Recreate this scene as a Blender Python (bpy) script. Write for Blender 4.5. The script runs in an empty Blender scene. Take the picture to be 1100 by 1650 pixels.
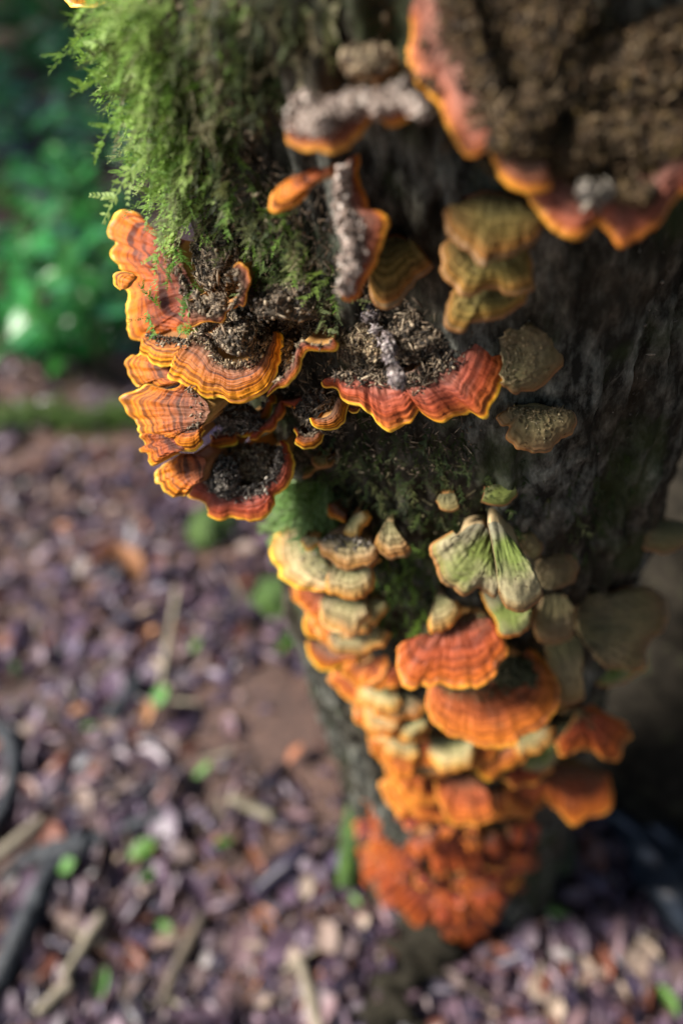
import bpy, math, random
import numpy as np
from mathutils import Vector, Matrix, noise as mn

rng = np.random.default_rng(7)
random.seed(7)
SC = bpy.context.scene
COL = SC.collection

# ------------------------------------------------------------------ camera
PITCH = math.radians(44.6)      # below the horizontal
ROLL = math.radians(9.8)
FPX = 1100.0                    # focal length in photo pixels (1100 x 1650)
CAM = np.array([0.0, 0.0, 1.0])
AX_F = np.array([0, math.cos(PITCH), -math.sin(PITCH)])
up0 = np.array([0, math.sin(PITCH), math.cos(PITCH)])
r0 = np.array([1.0, 0, 0])
AX_X = math.cos(ROLL) * r0 - math.sin(ROLL) * up0
AX_Y = math.cos(ROLL) * up0 + math.sin(ROLL) * r0
cd = bpy.data.cameras.new('camera')
cd.sensor_fit = 'VERTICAL'; cd.sensor_height = 36.0; cd.sensor_width = 24.0
cd.lens = 36.0 * FPX / 1650.0
cd.clip_start = 0.01; cd.clip_end = 500
cam = bpy.data.objects.new('camera', cd); COL.objects.link(cam)
M = Matrix(((AX_X[0], AX_Y[0], -AX_F[0], CAM[0]), (AX_X[1], AX_Y[1], -AX_F[1], CAM[1]),
            (AX_X[2], AX_Y[2], -AX_F[2], CAM[2]), (0, 0, 0, 1)))
cam.matrix_world = M
cd.dof.use_dof = True
cd.dof.focus_distance = 0.299
cd.dof.aperture_fstop = 2.35
SC.camera = cam

# ------------------------------------------------------------------ light
SUN_EL, SUN_AZ = 42.0, -86.0      # azimuth from +Y, negative = towards -X (left)
w = bpy.data.worlds.new('World'); SC.world = w; w.use_nodes = True
nt = w.node_tree
sky = nt.nodes.new('ShaderNodeTexSky'); sky.sky_type = 'NISHITA'; sky.sun_disc = False
sky.sun_elevation = math.radians(SUN_EL); sky.sun_rotation = math.radians(SUN_AZ)
bg = nt.nodes['Background']; bg.inputs[1].default_value = 0.075
nt.links.new(sky.outputs[0], bg.inputs[0])
sl = bpy.data.lights.new('sun', 'SUN'); sl.energy = 4.4; sl.angle = math.radians(16); sl.color = (1, 0.95, 0.87)
sun = bpy.data.objects.new('sun', sl); COL.objects.link(sun)
sd = Vector((math.sin(math.radians(SUN_AZ)) * math.cos(math.radians(SUN_EL)),
             math.cos(math.radians(SUN_AZ)) * math.cos(math.radians(SUN_EL)), math.sin(math.radians(SUN_EL))))
sun.rotation_euler = sd.to_track_quat('Z', 'Y').to_euler()
SC.view_settings.view_transform = 'Standard'; SC.view_settings.look = 'None'
SC.view_settings.gamma = 1; SC.view_settings.exposure = 1.1
SC.cycles.use_denoising = True
SC.cycles.max_bounces = 6

# ------------------------------------------------------------------ helpers
def ray(px, py):
    return AX_F + AX_X * ((px - 550) / FPX) - AX_Y * ((py - 825) / FPX)     # depth 1 along the axis
def at(px, py, depth): return CAM + ray(px, py) * depth
def ground_pt(px, py, z=0.0):
    d = ray(px, py); return CAM + d * ((z - CAM[2]) / d[2])
def norm(v): return v / (np.linalg.norm(v, axis=-1, keepdims=True) + 1e-12)

T_AZ = math.radians(13.5)
T_B, T_A = 0.09, 0.126
T_DIR = np.array([math.sin(T_AZ), math.cos(T_AZ), 0.0])
T_SIDE = np.array([math.cos(T_AZ), -math.sin(T_AZ), 0.0])
T_C = T_DIR * (0.25 + T_B)
def trunk_hit(px, py):
    """depth where a pixel's ray meets the trunk (nearest approach if it misses)"""
    d = ray(px, py)
    ox, oy = np.dot(-T_C, T_SIDE) / T_A, np.dot(-T_C, T_DIR) / T_B
    dx, dy = np.dot(d, T_SIDE) / T_A, np.dot(d, T_DIR) / T_B
    a, b, c = dx*dx + dy*dy, ox*dx + oy*dy, ox*ox + oy*oy - 1
    q = b*b - a*c
    return (-b - math.sqrt(q)) / a if q > 0 else -b / a
def trunk_out(p):
    """outward normal of the trunk at p and signed distance"""
    v = p - np.array([T_C[0], T_C[1], p[2]])
    x, y = np.dot(v, T_SIDE), np.dot(v, T_DIR)
    n = T_SIDE * (x / T_A**2) + T_DIR * (y / T_B**2)
    k = math.sqrt((x/T_A)**2 + (y/T_B)**2)
    return norm(n), (k - 1) * math.hypot(x, y) / max(k, 1e-6)

def new_obj(name, data, parent=None):
    o = bpy.data.objects.new(name, data); COL.objects.link(o)
    if parent is not None: o.parent = parent
    return o
def tag(o, label=None, cat=None, group=None, kind=None):
    if label: o['label'] = label
    if cat: o['category'] = cat
    if group: o['group'] = group
    if kind: o['kind'] = kind
    return o
def np_mesh(name, V, F, mat=None, col=None, uv=None, smooth=True):
    """V (n,3), F (m,k) one polygon size; col per vertex (n,3); uv per vertex (n,2)"""
    V = np.asarray(V, np.float32); F = np.asarray(F, np.int32)
    me = bpy.data.meshes.new(name)
    me.vertices.add(len(V)); me.vertices.foreach_set('co', V.ravel())
    k = F.shape[1]
    me.loops.add(F.size); me.loops.foreach_set('vertex_index', F.ravel())
    me.polygons.add(len(F)); me.polygons.foreach_set('loop_start', np.arange(len(F), dtype=np.int32) * k)
    me.polygons.foreach_set('loop_total', np.full(len(F), k, np.int32))
    if smooth: me.polygons.foreach_set('use_smooth', np.ones(len(F), bool))
    if col is not None:
        a = me.color_attributes.new('Col', 'FLOAT_COLOR', 'POINT')
        c = np.ones((len(V), 4), np.float32); c[:, :3] = col
        a.data.foreach_set('color', c.ravel())
    if uv is not None:
        u = me.uv_layers.new(name='UVMap')
        u.data.foreach_set('uv', np.asarray(uv, np.float32)[F.ravel()].ravel())
    if mat: me.materials.append(mat)
    me.update(calc_edges=True); me.validate()
    return me
def scatter(tv, tf, R, S, P, C=None, shade=None):
    """copies of template (tv, tf) with rotation R (n,3,3), scale S (n,3), position P (n,3), colour C (n,3)"""
    n = len(P)
    V = np.einsum('nij,nvj->nvi', R, tv[None] * S[:, None, :]) + P[:, None, :]
    F = tf[None] + (np.arange(n) * len(tv))[:, None, None]
    col = None
    if C is not None:
        col = np.repeat(C[:, None, :], len(tv), 1)
        if shade is not None: col = col * shade[None, :, None]
        col = col.reshape(-1, 3)
    return V.reshape(-1, 3), F.reshape(-1, tf.shape[1]), col
def frames(d, n_hint):
    """rotation matrices with local x along d and z near n_hint"""
    d = norm(d); z = norm(n_hint - d * np.sum(n_hint * d, -1, keepdims=True)); y = np.cross(z, d)
    return np.stack([d, y, z], -1)
def rand_dirs(n): return norm(rng.normal(size=(n, 3)))
def n1(x, seed, per=None):
    """smooth 1-D value noise in -1..1"""
    r = np.random.default_rng(seed).uniform(-1, 1, 512)
    i = np.floor(x).astype(int); f = x - i; f = f*f*(3-2*f)
    return r[i % 512] * (1-f) + r[(i+1) % 512] * f
def n2(x, y, seed):
    r = np.random.default_rng(seed).uniform(-1, 1, (64, 64))
    i = np.floor(x).astype(int); j = np.floor(y).astype(int); f = x-i; g = y-j
    f = f*f*(3-2*f); g = g*g*(3-2*g)
    a = r[i % 64, j % 64]*(1-f) + r[(i+1) % 64, j % 64]*f
    b = r[i % 64, (j+1) % 64]*(1-f) + r[(i+1) % 64, (j+1) % 64]*f
    return a*(1-g) + b*g
def resample(pts, n, closed=False):
    """Catmull-Rom through pts, n points evenly by arc length"""
    P = np.asarray(pts, float)
    if len(P) == 1: return np.repeat(P, n, 0)
    if len(P) == 2:
        t = np.linspace(0, 1, n)[:, None]; return P[0]*(1-t) + P[1]*t
    Q = np.vstack([2*P[0]-P[1], P, 2*P[-1]-P[-2]])
    out = []
    for i in range(1, len(Q)-2):
        t = np.linspace(0, 1, 24, endpoint=False)[:, None]
        p0, p1, p2, p3 = Q[i-1], Q[i], Q[i+1], Q[i+2]
        out.append(0.5*((2*p1) + (-p0+p2)*t + (2*p0-5*p1+4*p2-p3)*t*t + (-p0+3*p1-3*p2+p3)*t**3))
    out.append(P[-1:]); D = np.vstack(out)
    L = np.r_[0, np.cumsum(np.linalg.norm(np.diff(D, axis=0), axis=1))]
    s = np.linspace(0, L[-1], n)
    return np.stack([np.interp(s, L, D[:, k]) for k in range(P.shape[1])], 1)

# ------------------------------------------------------------------ materials
MATS = {}
def mat(name):
    m = bpy.data.materials.new(name); m.use_nodes = True; MATS[name] = m
    b = m.node_tree.nodes['Principled BSDF']
    return m, m.node_tree.nodes, m.node_tree.links, b
def N(nodes, t, **kw):
    n = nodes.new(t)
    for k, v in kw.items(): setattr(n, k, v)
    return n
def ramp(nodes, stops, interp='LINEAR'):
    r = nodes.new('ShaderNodeValToRGB'); cr = r.color_ramp; cr.interpolation = interp
    while len(cr.elements) > 1: cr.elements.remove(cr.elements[-1])
    cr.elements[0].position = stops[0][0]; cr.elements[0].color = (*stops[0][1], 1)
    for p, c in stops[1:]:
        e = cr.elements.new(p); e.color = (*c, 1)
    return r
def math_n(nodes, links, op, a, b=None, c=None):
    m = nodes.new('ShaderNodeMath'); m.operation = op
    for i, v in enumerate((a, b, c)):
        if v is None: continue
        if hasattr(v, 'links'): links.new(v, m.inputs[i])
        else: m.inputs[i].default_value = v
    return m.outputs[0]
def mixc(nodes, links, fac, a, b, mode='MIX'):
    m = nodes.new('ShaderNodeMix'); m.data_type = 'RGBA'; m.blend_type = mode
    for sock, v in ((m.inputs[0], fac), (m.inputs[6], a), (m.inputs[7], b)):
        if hasattr(v, 'links'): links.new(v, sock)
        elif isinstance(v, (int, float)): sock.default_value = v
        else: sock.default_value = (*v, 1)
    return m.outputs[2]
def cap_mat(name, stops, band=(0.5, 9.0), vrg=(.85, .3), dirt=0.25, dirtcol=(0.12, 0.09, 0.06), green=0.0, rough=0.6, fuzz=0.3, sss=0.0, fib=0.38):
    """concentric zones: UV.x runs along the rim in cm, UV.y from base (0) to rim (1)"""
    m, nd, lk, b = mat(name)
    uv = N(nd, 'ShaderNodeUVMap'); uv.uv_map = 'UVMap'
    sx = N(nd, 'ShaderNodeSeparateXYZ'); lk.new(uv.outputs[0], sx.inputs[0])
    ob = N(nd, 'ShaderNodeTexCoord'); oi = N(nd, 'ShaderNodeObjectInfo')
    nz = N(nd, 'ShaderNodeTexNoise'); nz.inputs['Scale'].default_value = 90; nz.inputs['Detail'].default_value = 4
    lk.new(ob.outputs['Object'], nz.inputs['Vector'])
    nbig = N(nd, 'ShaderNodeTexNoise'); nbig.inputs['Scale'].default_value = 45; nbig.inputs['Detail'].default_value = 3
    lk.new(ob.outputs['Object'], nbig.inputs['Vector'])
    d1 = math_n(nd, lk, 'MULTIPLY_ADD', nbig.outputs[0], 0.16, -0.08)
    t = math_n(nd, lk, 'ADD', sx.outputs[1], d1)
    r = ramp(nd, stops); lk.new(t, r.inputs[0])
    # bands
    cmb = N(nd, 'ShaderNodeCombineXYZ')
    tb = math_n(nd, lk, 'MULTIPLY', t, band[1]); lk.new(tb, cmb.inputs[0])
    sxx = math_n(nd, lk, 'MULTIPLY', sx.outputs[0], 0.09); lk.new(sxx, cmb.inputs[1])
    lk.new(oi.outputs['Random'], cmb.inputs[2])
    bn = N(nd, 'ShaderNodeTexNoise'); bn.inputs['Scale'].default_value = 1.5; bn.inputs['Detail'].default_value = 1.5
    lk.new(cmb.outputs[0], bn.inputs['Vector'])
    br = ramp(nd, [(0.34, (0.22, 0.15, 0.13)), (0.41, (0.42, 0.33, 0.28)), (0.47, (1.0, 0.95, 0.9)), (0.53, (1.25, 1.22, 1.15)), (0.58, (0.8, 0.7, 0.62)), (0.63, (0.38, 0.28, 0.24)), (0.7, (1.1, 1.05, 1.0))])
    lk.new(bn.outputs[0], br.inputs[0])
    c = mixc(nd, lk, band[0], r.outputs[0], br.outputs[0], 'MULTIPLY')
    # radial fibres
    cf = N(nd, 'ShaderNodeCombineXYZ')
    fx = math_n(nd, lk, 'MULTIPLY', sx.outputs[0], 7.0); lk.new(fx, cf.inputs[0])
    fy = math_n(nd, lk, 'MULTIPLY', sx.outputs[1], 2.5); lk.new(fy, cf.inputs[1]); lk.new(oi.outputs['Random'], cf.inputs[2])
    fn = N(nd, 'ShaderNodeTexNoise'); fn.inputs['Scale'].default_value = 1.0; fn.inputs['Detail'].default_value = 5
    lk.new(cf.outputs[0], fn.inputs['Vector'])
    fr = ramp(nd, [(0.3, (0.62, 0.55, 0.5)), (0.6, (1.1, 1.08, 1.05))]); lk.new(fn.outputs[0], fr.inputs[0])
    c = mixc(nd, lk, fib, c, fr.outputs[0], 'MULTIPLY')
    # dirt near the base
    dm = math_n(nd, lk, 'SUBTRACT', nz.outputs[0], math_n(nd, lk, 'MULTIPLY', sx.outputs[1], 0.35))
    dr = ramp(nd, [(0.30, (0, 0, 0)), (0.52, (1, 1, 1))]); lk.new(dm, dr.inputs[0])
    c = mixc(nd, lk, math_n(nd, lk, 'MULTIPLY', dr.outputs[0], dirt), c, dirtcol)
    if green > 0:
        gn = N(nd, 'ShaderNodeTexNoise'); gn.inputs['Scale'].default_value = 38; gn.inputs['Detail'].default_value = 4
        lk.new(ob.outputs['Object'], gn.inputs['Vector'])
        gr = ramp(nd, [(0.42, (0, 0, 0)), (0.6, (1, 1, 1))]); lk.new(gn.outputs[0], gr.inputs[0])
        c = mixc(nd, lk, math_n(nd, lk, 'MULTIPLY', gr.outputs[0], green), c, (0.16, 0.22, 0.035))
    # specks
    vo = N(nd, 'ShaderNodeTexNoise'); vo.inputs['Scale'].default_value = 480; vo.inputs['Detail'].default_value = 2
    lk.new(ob.outputs['Object'], vo.inputs['Vector'])
    vr = ramp(nd, [(0.28, (0.25, 0.2, 0.18)), (0.36, (1, 1, 1)), (0.7, (1, 1, 1)), (0.8, (1.3, 1.25, 1.2))]); lk.new(vo.outputs[0], vr.inputs[0])
    c = mixc(nd, lk, 0.8, c, vr.outputs[0], 'MULTIPLY')
    hs = N(nd, 'ShaderNodeHueSaturation'); lk.new(c, hs.inputs['Color'])
    lk.new(math_n(nd, lk, 'MULTIPLY_ADD', oi.outputs['Random'], 0.02, 0.49), hs.inputs['Hue'])
    lk.new(math_n(nd, lk, 'MULTIPLY_ADD', oi.outputs['Random'], vrg[1], vrg[0]), hs.inputs['Value'])
    lk.new(hs.outputs[0], b.inputs['Base Color'])
    b.inputs['Roughness'].default_value = rough
    rr = math_n(nd, lk, 'MULTIPLY_ADD', nz.outputs[0], 0.35, rough - 0.18); lk.new(rr, b.inputs['Roughness'])
    b.inputs['Specular IOR Level'].default_value = 0.35
    if fuzz > 0:
        b.inputs['Specular IOR Level'].default_value = 0.2
    if sss > 0:
        b.inputs['Subsurface Weight'].default_value = sss; b.inputs['Subsurface Radius'].default_value = (0.004, 0.0018, 0.0006)
        b.inputs['Subsurface Scale'].default_value = 0.6
    bp = N(nd, 'ShaderNodeBump'); bp.inputs['Strength'].default_value = 0.55; bp.inputs['Distance'].default_value = 0.0012
    hh = math_n(nd, lk, 'ADD', math_n(nd, lk, 'MULTIPLY', fn.outputs[0], fib*1.3), math_n(nd, lk, 'MULTIPLY', bn.outputs[0], 0.8))
    hh = math_n(nd, lk, 'ADD', hh, math_n(nd, lk, 'MULTIPLY', vo.outputs[0], 0.35))
    lk.new(hh, bp.inputs['Height']); lk.new(bp.outputs[0], b.inputs['Normal'])
    return m
def col_mat(name, rough=0.7, spec=0.3, var=0.35, scale=300, bump=0.4, transl=0.0, mult=(1, 1, 1)):
    """colour from the vertex attribute Col, broken up by noise"""
    m, nd, lk, b = mat(name)
    a = N(nd, 'ShaderNodeVertexColor'); a.layer_name = 'Col'
    tc = N(nd, 'ShaderNodeTexCoord')
    nz = N(nd, 'ShaderNodeTexNoise'); nz.inputs['Scale'].default_value = scale; nz.inputs['Detail'].default_value = 3
    lk.new(tc.outputs['Object'], nz.inputs['Vector'])
    r = ramp(nd, [(0.3, (1-var,)*3), (0.7, (1+var*0.6,)*3)]); lk.new(nz.outputs[0], r.inputs[0])
    c = mixc(nd, lk, 1.0, a.outputs[0], r.outputs[0], 'MULTIPLY')
    lk.new(c, b.inputs['Base Color'])
    b.inputs['Roughness'].default_value = rough; b.inputs['Specular IOR Level'].default_value = spec
    if bump:
        bp = N(nd, 'ShaderNodeBump'); bp.inputs['Strength'].default_value = bump; bp.inputs['Distance'].default_value = 0.001
        lk.new(nz.outputs[0], bp.inputs['Height']); lk.new(bp.outputs[0], b.inputs['Normal'])
    if transl:
        out = nd['Material Output']; tr = N(nd, 'ShaderNodeBsdfTranslucent'); lk.new(c, tr.inputs[0])
        mx = N(nd, 'ShaderNodeMixShader'); mx.inputs[0].default_value = transl
        lk.new(b.outputs[0], mx.inputs[1]); lk.new(tr.outputs[0], mx.inputs[2]); lk.new(mx.outputs[0], out.inputs[0])
    return m
def solid_mat(name, c1, c2, scale=40, rough=0.6, spec=0.4, bump=0.5, bdist=0.003, c3=None, transl=0.0, detail=6):
    m, nd, lk, b = mat(name)
    tc = N(nd, 'ShaderNodeTexCoord'); oi = N(nd, 'ShaderNodeObjectInfo')
    nz = N(nd, 'ShaderNodeTexNoise'); nz.inputs['Scale'].default_value = scale; nz.inputs['Detail'].default_value = detail
    lk.new(tc.outputs['Object'], nz.inputs['Vector'])
    st = [(0.32, c1), (0.62, c2)] + ([(0.75, c3)] if c3 else [])
    r = ramp(nd, st); lk.new(nz.outputs[0], r.inputs[0])
    hs = N(nd, 'ShaderNodeHueSaturation'); lk.new(r.outputs[0], hs.inputs['Color'])
    lk.new(math_n(nd, lk, 'MULTIPLY_ADD', oi.outputs['Random'], 0.5, 0.75), hs.inputs['Value'])
    lk.new(math_n(nd, lk, 'MULTIPLY_ADD', oi.outputs['Random'], 0.03, 0.485), hs.inputs['Hue'])
    lk.new(hs.outputs[0], b.inputs['Base Color'])
    b.inputs['Roughness'].default_value = rough; b.inputs['Specular IOR Level'].default_value = spec
    bp = N(nd, 'ShaderNodeBump'); bp.inputs['Strength'].default_value = bump; bp.inputs['Distance'].default_value = bdist
    lk.new(nz.outputs[0], bp.inputs['Height']); lk.new(bp.outputs[0], b.inputs['Normal'])
    if transl:
        out = nd['Material Output']; tr = N(nd, 'ShaderNodeBsdfTranslucent'); lk.new(hs.outputs[0], tr.inputs[0])
        mx = N(nd, 'ShaderNodeMixShader'); mx.inputs[0].default_value = transl
        lk.new(b.outputs[0], mx.inputs[1]); lk.new(tr.outputs[0], mx.inputs[2]); lk.new(mx.outputs[0], out.inputs[0])
    return m

# cap palettes (base -> rim)
cap_mat('cap_fresh', [(0.0, (0.17, 0.085, 0.06)), (0.25, (0.25, 0.09, 0.05)), (0.45, (0.28, 0.065, 0.02)), (0.68, (0.40, 0.10, 0.008)), (0.85, (0.54, 0.17, 0.008)), (1.0, (0.70, 0.27, 0.012))], band=(0.95, 9), dirt=0.35)
cap_mat('cap_red', [(0.0, (0.20, 0.12, 0.09)), (0.25, (0.30, 0.13, 0.09)), (0.5, (0.38, 0.105, 0.055)), (0.75, (0.45, 0.105, 0.03)), (0.92, (0.55, 0.17, 0.03)), (1.0, (0.66, 0.24, 0.02))], band=(0.6, 8), dirt=0.4)
cap_mat('cap_tan', [(0.0, (0.24, 0.21, 0.12)), (0.3, (0.44, 0.36, 0.21)), (0.55, (0.56, 0.41, 0.24)), (0.75, (0.62, 0.34, 0.14)), (1.0, (0.70, 0.29, 0.05))], band=(0.65, 8), dirt=0.25, dirtcol=(0.16, 0.15, 0.08), green=0.25)
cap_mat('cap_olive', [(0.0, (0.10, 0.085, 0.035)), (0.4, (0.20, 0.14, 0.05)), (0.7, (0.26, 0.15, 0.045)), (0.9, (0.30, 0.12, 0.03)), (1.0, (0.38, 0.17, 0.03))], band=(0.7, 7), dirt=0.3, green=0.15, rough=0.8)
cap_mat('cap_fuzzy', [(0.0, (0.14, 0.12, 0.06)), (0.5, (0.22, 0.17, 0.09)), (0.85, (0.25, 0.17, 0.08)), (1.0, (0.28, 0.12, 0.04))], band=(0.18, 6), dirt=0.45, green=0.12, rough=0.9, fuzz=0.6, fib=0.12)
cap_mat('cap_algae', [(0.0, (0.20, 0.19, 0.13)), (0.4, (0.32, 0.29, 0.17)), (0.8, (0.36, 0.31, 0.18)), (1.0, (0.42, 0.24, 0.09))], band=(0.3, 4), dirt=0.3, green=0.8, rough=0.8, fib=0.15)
cap_mat('cap_old', [(0.0, (0.16, 0.10, 0.07)), (0.5, (0.25, 0.12, 0.085)), (0.8, (0.33, 0.115, 0.06)), (1.0, (0.48, 0.145, 0.03))], band=(0.4, 6), dirt=0.6, rough=0.6, fib=.25)
cap_mat('cap_rosette', [(0.0, (0.12, 0.022, 0.016)), (0.5, (0.25, 0.045, 0.025)), (0.8, (0.33, 0.058, 0.016)), (1.0, (0.42, 0.085, 0.012))], band=(0.35, 5), dirt=0.35, rough=0.42, fib=.2, vrg=(.5, .65))
cap_mat('cap_rust', [(0.0, (0.26, 0.075, 0.035)), (0.5, (0.42, 0.10, 0.03)), (0.8, (0.55, 0.145, 0.022)), (1.0, (0.70, 0.22, 0.02))], band=(0.6, 7), dirt=0.45, dirtcol=(.13,.07,.04), rough=0.6, fib=0.2, vrg=(.7, .45))
def margin_mat(name, c0, c1, c2):
    """growing edge: inner tone -> outer tone, wandering with noise"""
    m, nd, lk, b = mat(name)
    uv = N(nd, 'ShaderNodeUVMap'); uv.uv_map = 'UVMap'; sx = N(nd, 'ShaderNodeSeparateXYZ'); lk.new(uv.outputs[0], sx.inputs[0])
    tc = N(nd, 'ShaderNodeTexCoord'); oi = N(nd, 'ShaderNodeObjectInfo')
    nz = N(nd, 'ShaderNodeTexNoise'); nz.inputs['Scale'].default_value = 130; nz.inputs['Detail'].default_value = 4; lk.new(tc.outputs['Object'], nz.inputs['Vector'])
    nb = N(nd, 'ShaderNodeTexNoise'); nb.inputs['Scale'].default_value = 42; nb.inputs['Detail'].default_value = 3; lk.new(tc.outputs['Object'], nb.inputs['Vector'])
    t = math_n(nd, lk, 'ADD', sx.outputs[1], math_n(nd, lk, 'MULTIPLY_ADD', nz.outputs[0], 1.2, -0.7))
    t = math_n(nd, lk, 'ADD', t, math_n(nd, lk, 'MULTIPLY_ADD', nb.outputs[0], 2.2, -1.1))
    r = ramp(nd, [(-0.0, tuple(x*.55 for x in c0)), (0.15, c0), (0.55, c1), (0.95, c2)]); lk.new(t, r.inputs[0])
    hs = N(nd, 'ShaderNodeHueSaturation'); lk.new(r.outputs[0], hs.inputs['Color'])
    lk.new(math_n(nd, lk, 'MULTIPLY_ADD', oi.outputs['Random'], 0.3, 0.82), hs.inputs['Value'])
    lk.new(hs.outputs[0], b.inputs['Base Color']); b.inputs['Roughness'].default_value = 0.55
    b.inputs['Subsurface Weight'].default_value = 0.2; b.inputs['Subsurface Radius'].default_value = (0.003, 0.0014, 0.0004); b.inputs['Subsurface Scale'].default_value = 0.5
    bp = N(nd, 'ShaderNodeBump'); bp.inputs['Strength'].default_value = 0.35; bp.inputs['Distance'].default_value = 0.0008
    lk.new(nz.outputs[0], bp.inputs['Height']); lk.new(bp.outputs[0], b.inputs['Normal'])
margin_mat('margin_yellow', (0.62, 0.19, 0.012), (0.78, 0.36, 0.015), (0.88, 0.56, 0.05))
margin_mat('margin_orange', (0.46, 0.12, 0.018), (0.60, 0.19, 0.016), (0.74, 0.32, 0.03))
margin_mat('margin_rust', (0.28, 0.048, 0.013), (0.38, 0.075, 0.011), (0.50, 0.13, 0.014))
margin_mat('margin_cream', (0.56, 0.36, 0.18), (0.66, 0.40, 0.16), (0.76, 0.50, 0.2))
margin_mat('margin_brown', (0.24, 0.15, 0.06), (0.28, 0.14, 0.045), (0.34, 0.15, 0.04))
solid_mat('under', (0.34, 0.15, 0.05), (0.46, 0.22, 0.07), scale=120, rough=0.75, bump=0.2, bdist=0.0005)
solid_mat('under_pale', (0.36, 0.25, 0.13), (0.48, 0.34, 0.18), scale=120, rough=0.75, bump=0.2, bdist=0.0005)
col_mat('chips', rough=0.75, var=0.3, scale=500, bump=0.3)
col_mat('litter', rough=0.42, spec=0.4, var=0.4, scale=90, bump=0.5)
col_mat('moss', rough=0.6, spec=0.3, var=0.25, scale=700, bump=0.0, transl=0.35)

# ------------------------------------------------------------------ setting: ground
def ground_h(x, y):
    x = np.asarray(x, float); y = np.asarray(y, float)
    h = 0.035 * n2(x*1.3+31, y*1.3+7, 11) + 0.02 * n2(x*4+13, y*4+9, 12) + 0.008 * n2(x*13+3, y*13+5, 13) + 0.004 * n2(x*40, y*40, 14)
    d = np.hypot(x - T_C[0], y - T_C[1])
    return h * np.clip((np.hypot(x, y)-0.0)*2, 0.3, 1) + 0.03 * np.exp(-(d/0.25)**2) - 0.02
gn_ = 420
gx = np.sign(np.linspace(-1, 1, gn_)) * np.abs(np.linspace(-1, 1, gn_))**2.6 * 45
X, Y = np.meshgrid(gx, gx + 0.9, indexing='ij')
Z = ground_h(X, Y)
V = np.stack([X, Y, Z], -1).reshape(-1, 3)
idx = np.arange(gn_*gn_).reshape(gn_, gn_)
F = np.stack([idx[:-1, :-1], idx[1:, :-1], idx[1:, 1:], idx[:-1, 1:]], -1).reshape(-1, 4)
m, nd, lk, b = mat('soil')
tc = N(nd, 'ShaderNodeTexCoord')
nz = N(nd, 'ShaderNodeTexNoise'); nz.inputs['Scale'].default_value = 60; nz.inputs['Detail'].default_value = 8; nz.inputs['Roughness'].default_value = 0.7
lk.new(tc.outputs['Object'], nz.inputs['Vector'])
r = ramp(nd, [(0.3, (0.03, 0.02, 0.018)), (0.5, (0.11, 0.066, 0.048)), (0.62, (0.17, 0.105, 0.075)), (0.75, (0.24, 0.16, 0.12))]); lk.new(nz.outputs[0], r.inputs[0])
nb = N(nd, 'ShaderNodeTexNoise'); nb.inputs['Scale'].default_value = 3; lk.new(tc.outputs['Object'], nb.inputs['Vector'])
r2 = ramp(nd, [(0.35, (0.8, 0.72, 0.75)), (0.65, (1.5, 1.25, 1.15))]); lk.new(nb.outputs[0], r2.inputs[0])
lk.new(mixc(nd, lk, 1.0, r.outputs[0], r2.outputs[0], 'MULTIPLY'), b.inputs['Base Color'])
b.inputs['Roughness'].default_value = 0.6
bp = N(nd, 'ShaderNodeBump'); bp.inputs['Strength'].default_value = 0.8; bp.inputs['Distance'].default_value = 0.01
lk.new(nz.outputs[0], bp.inputs['Height']); lk.new(bp.outputs[0], b.inputs['Normal'])
ground = tag(new_obj('ground', np_mesh('ground', V, F, m)), 'brown forest floor of damp soil under leaf litter', 'ground', kind='structure')

# ------------------------------------------------------------------ the trunk
def build_trunk():
    na, nz_ = 460, 620
    ang = np.linspace(0, 2*math.pi, na, endpoint=False)
    zz = np.linspace(-0.06, 1.55, nz_)
    A, Zg = np.meshgrid(ang, zz, indexing='ij')
    u = A/(2*math.pi)
    dz = 0.006*n2(u*9+3, Zg*7+5, 21) + 0.004*n2(u*26+1, Zg*14+2, 22) + 0.0055*np.abs(n2(u*60, Zg*12+4, 23)) + 0.003*np.abs(n2(u*95+7, Zg*30+4, 27)) + 0.0022*n2(u*140, Zg*60, 24) + 0.0014*n2(u*300, Zg*170, 25)
    dz -= 0.007*np.clip(n2(u*48+8, Zg*8, 26)*2.4-0.5, 0, 1)
    flare = 0.018*np.exp(-np.clip(Zg, 0, 9)/0.07)*(0.6+0.8*np.abs(np.sin(A*2.5+0.8)))
    ra, rb = T_A+dz+flare, T_B+dz+flare
    lx, ly = np.cos(A)*ra, np.sin(A)*rb
    P = T_C[None, None] + lx[..., None]*T_SIDE + ly[..., None]*T_DIR
    P[..., 2] = Zg
    idx = np.arange(na*nz_).reshape(na, nz_)
    nx = np.roll(idx, -1, 0)
    F = np.stack([idx[:, :-1], nx[:, :-1], nx[:, 1:], idx[:, 1:]], -1).reshape(-1, 4)
    return P.reshape(-1, 3), F
m, nd, lk, b = mat('bark')
tc = N(nd, 'ShaderNodeTexCoord')
mp = N(nd, 'ShaderNodeMapping'); mp.inputs['Scale'].default_value = (1, 1, 0.45); lk.new(tc.outputs['Object'], mp.inputs[0])
nz = N(nd, 'ShaderNodeTexNoise'); nz.inputs['Scale'].default_value = 110; nz.inputs['Detail'].default_value = 9; nz.inputs['Roughness'].default_value = 0.7
lk.new(mp.outputs[0], nz.inputs['Vector'])
r = ramp(nd, [(0.3, (0.010, 0.009, 0.006)), (0.5, (0.045, 0.038, 0.027)), (0.62, (0.11, 0.095, 0.07)), (0.74, (0.24, 0.22, 0.17))]); lk.new(nz.outputs[0], r.inputs[0])
rl = ramp(nd, [(0.42, (0.04, 0.04, 0.04)), (0.56, (0.4, 0.4, 0.4)), (0.68, (1, 1, 1))]); lk.new(nz.outputs[0], rl.inputs[0])
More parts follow.
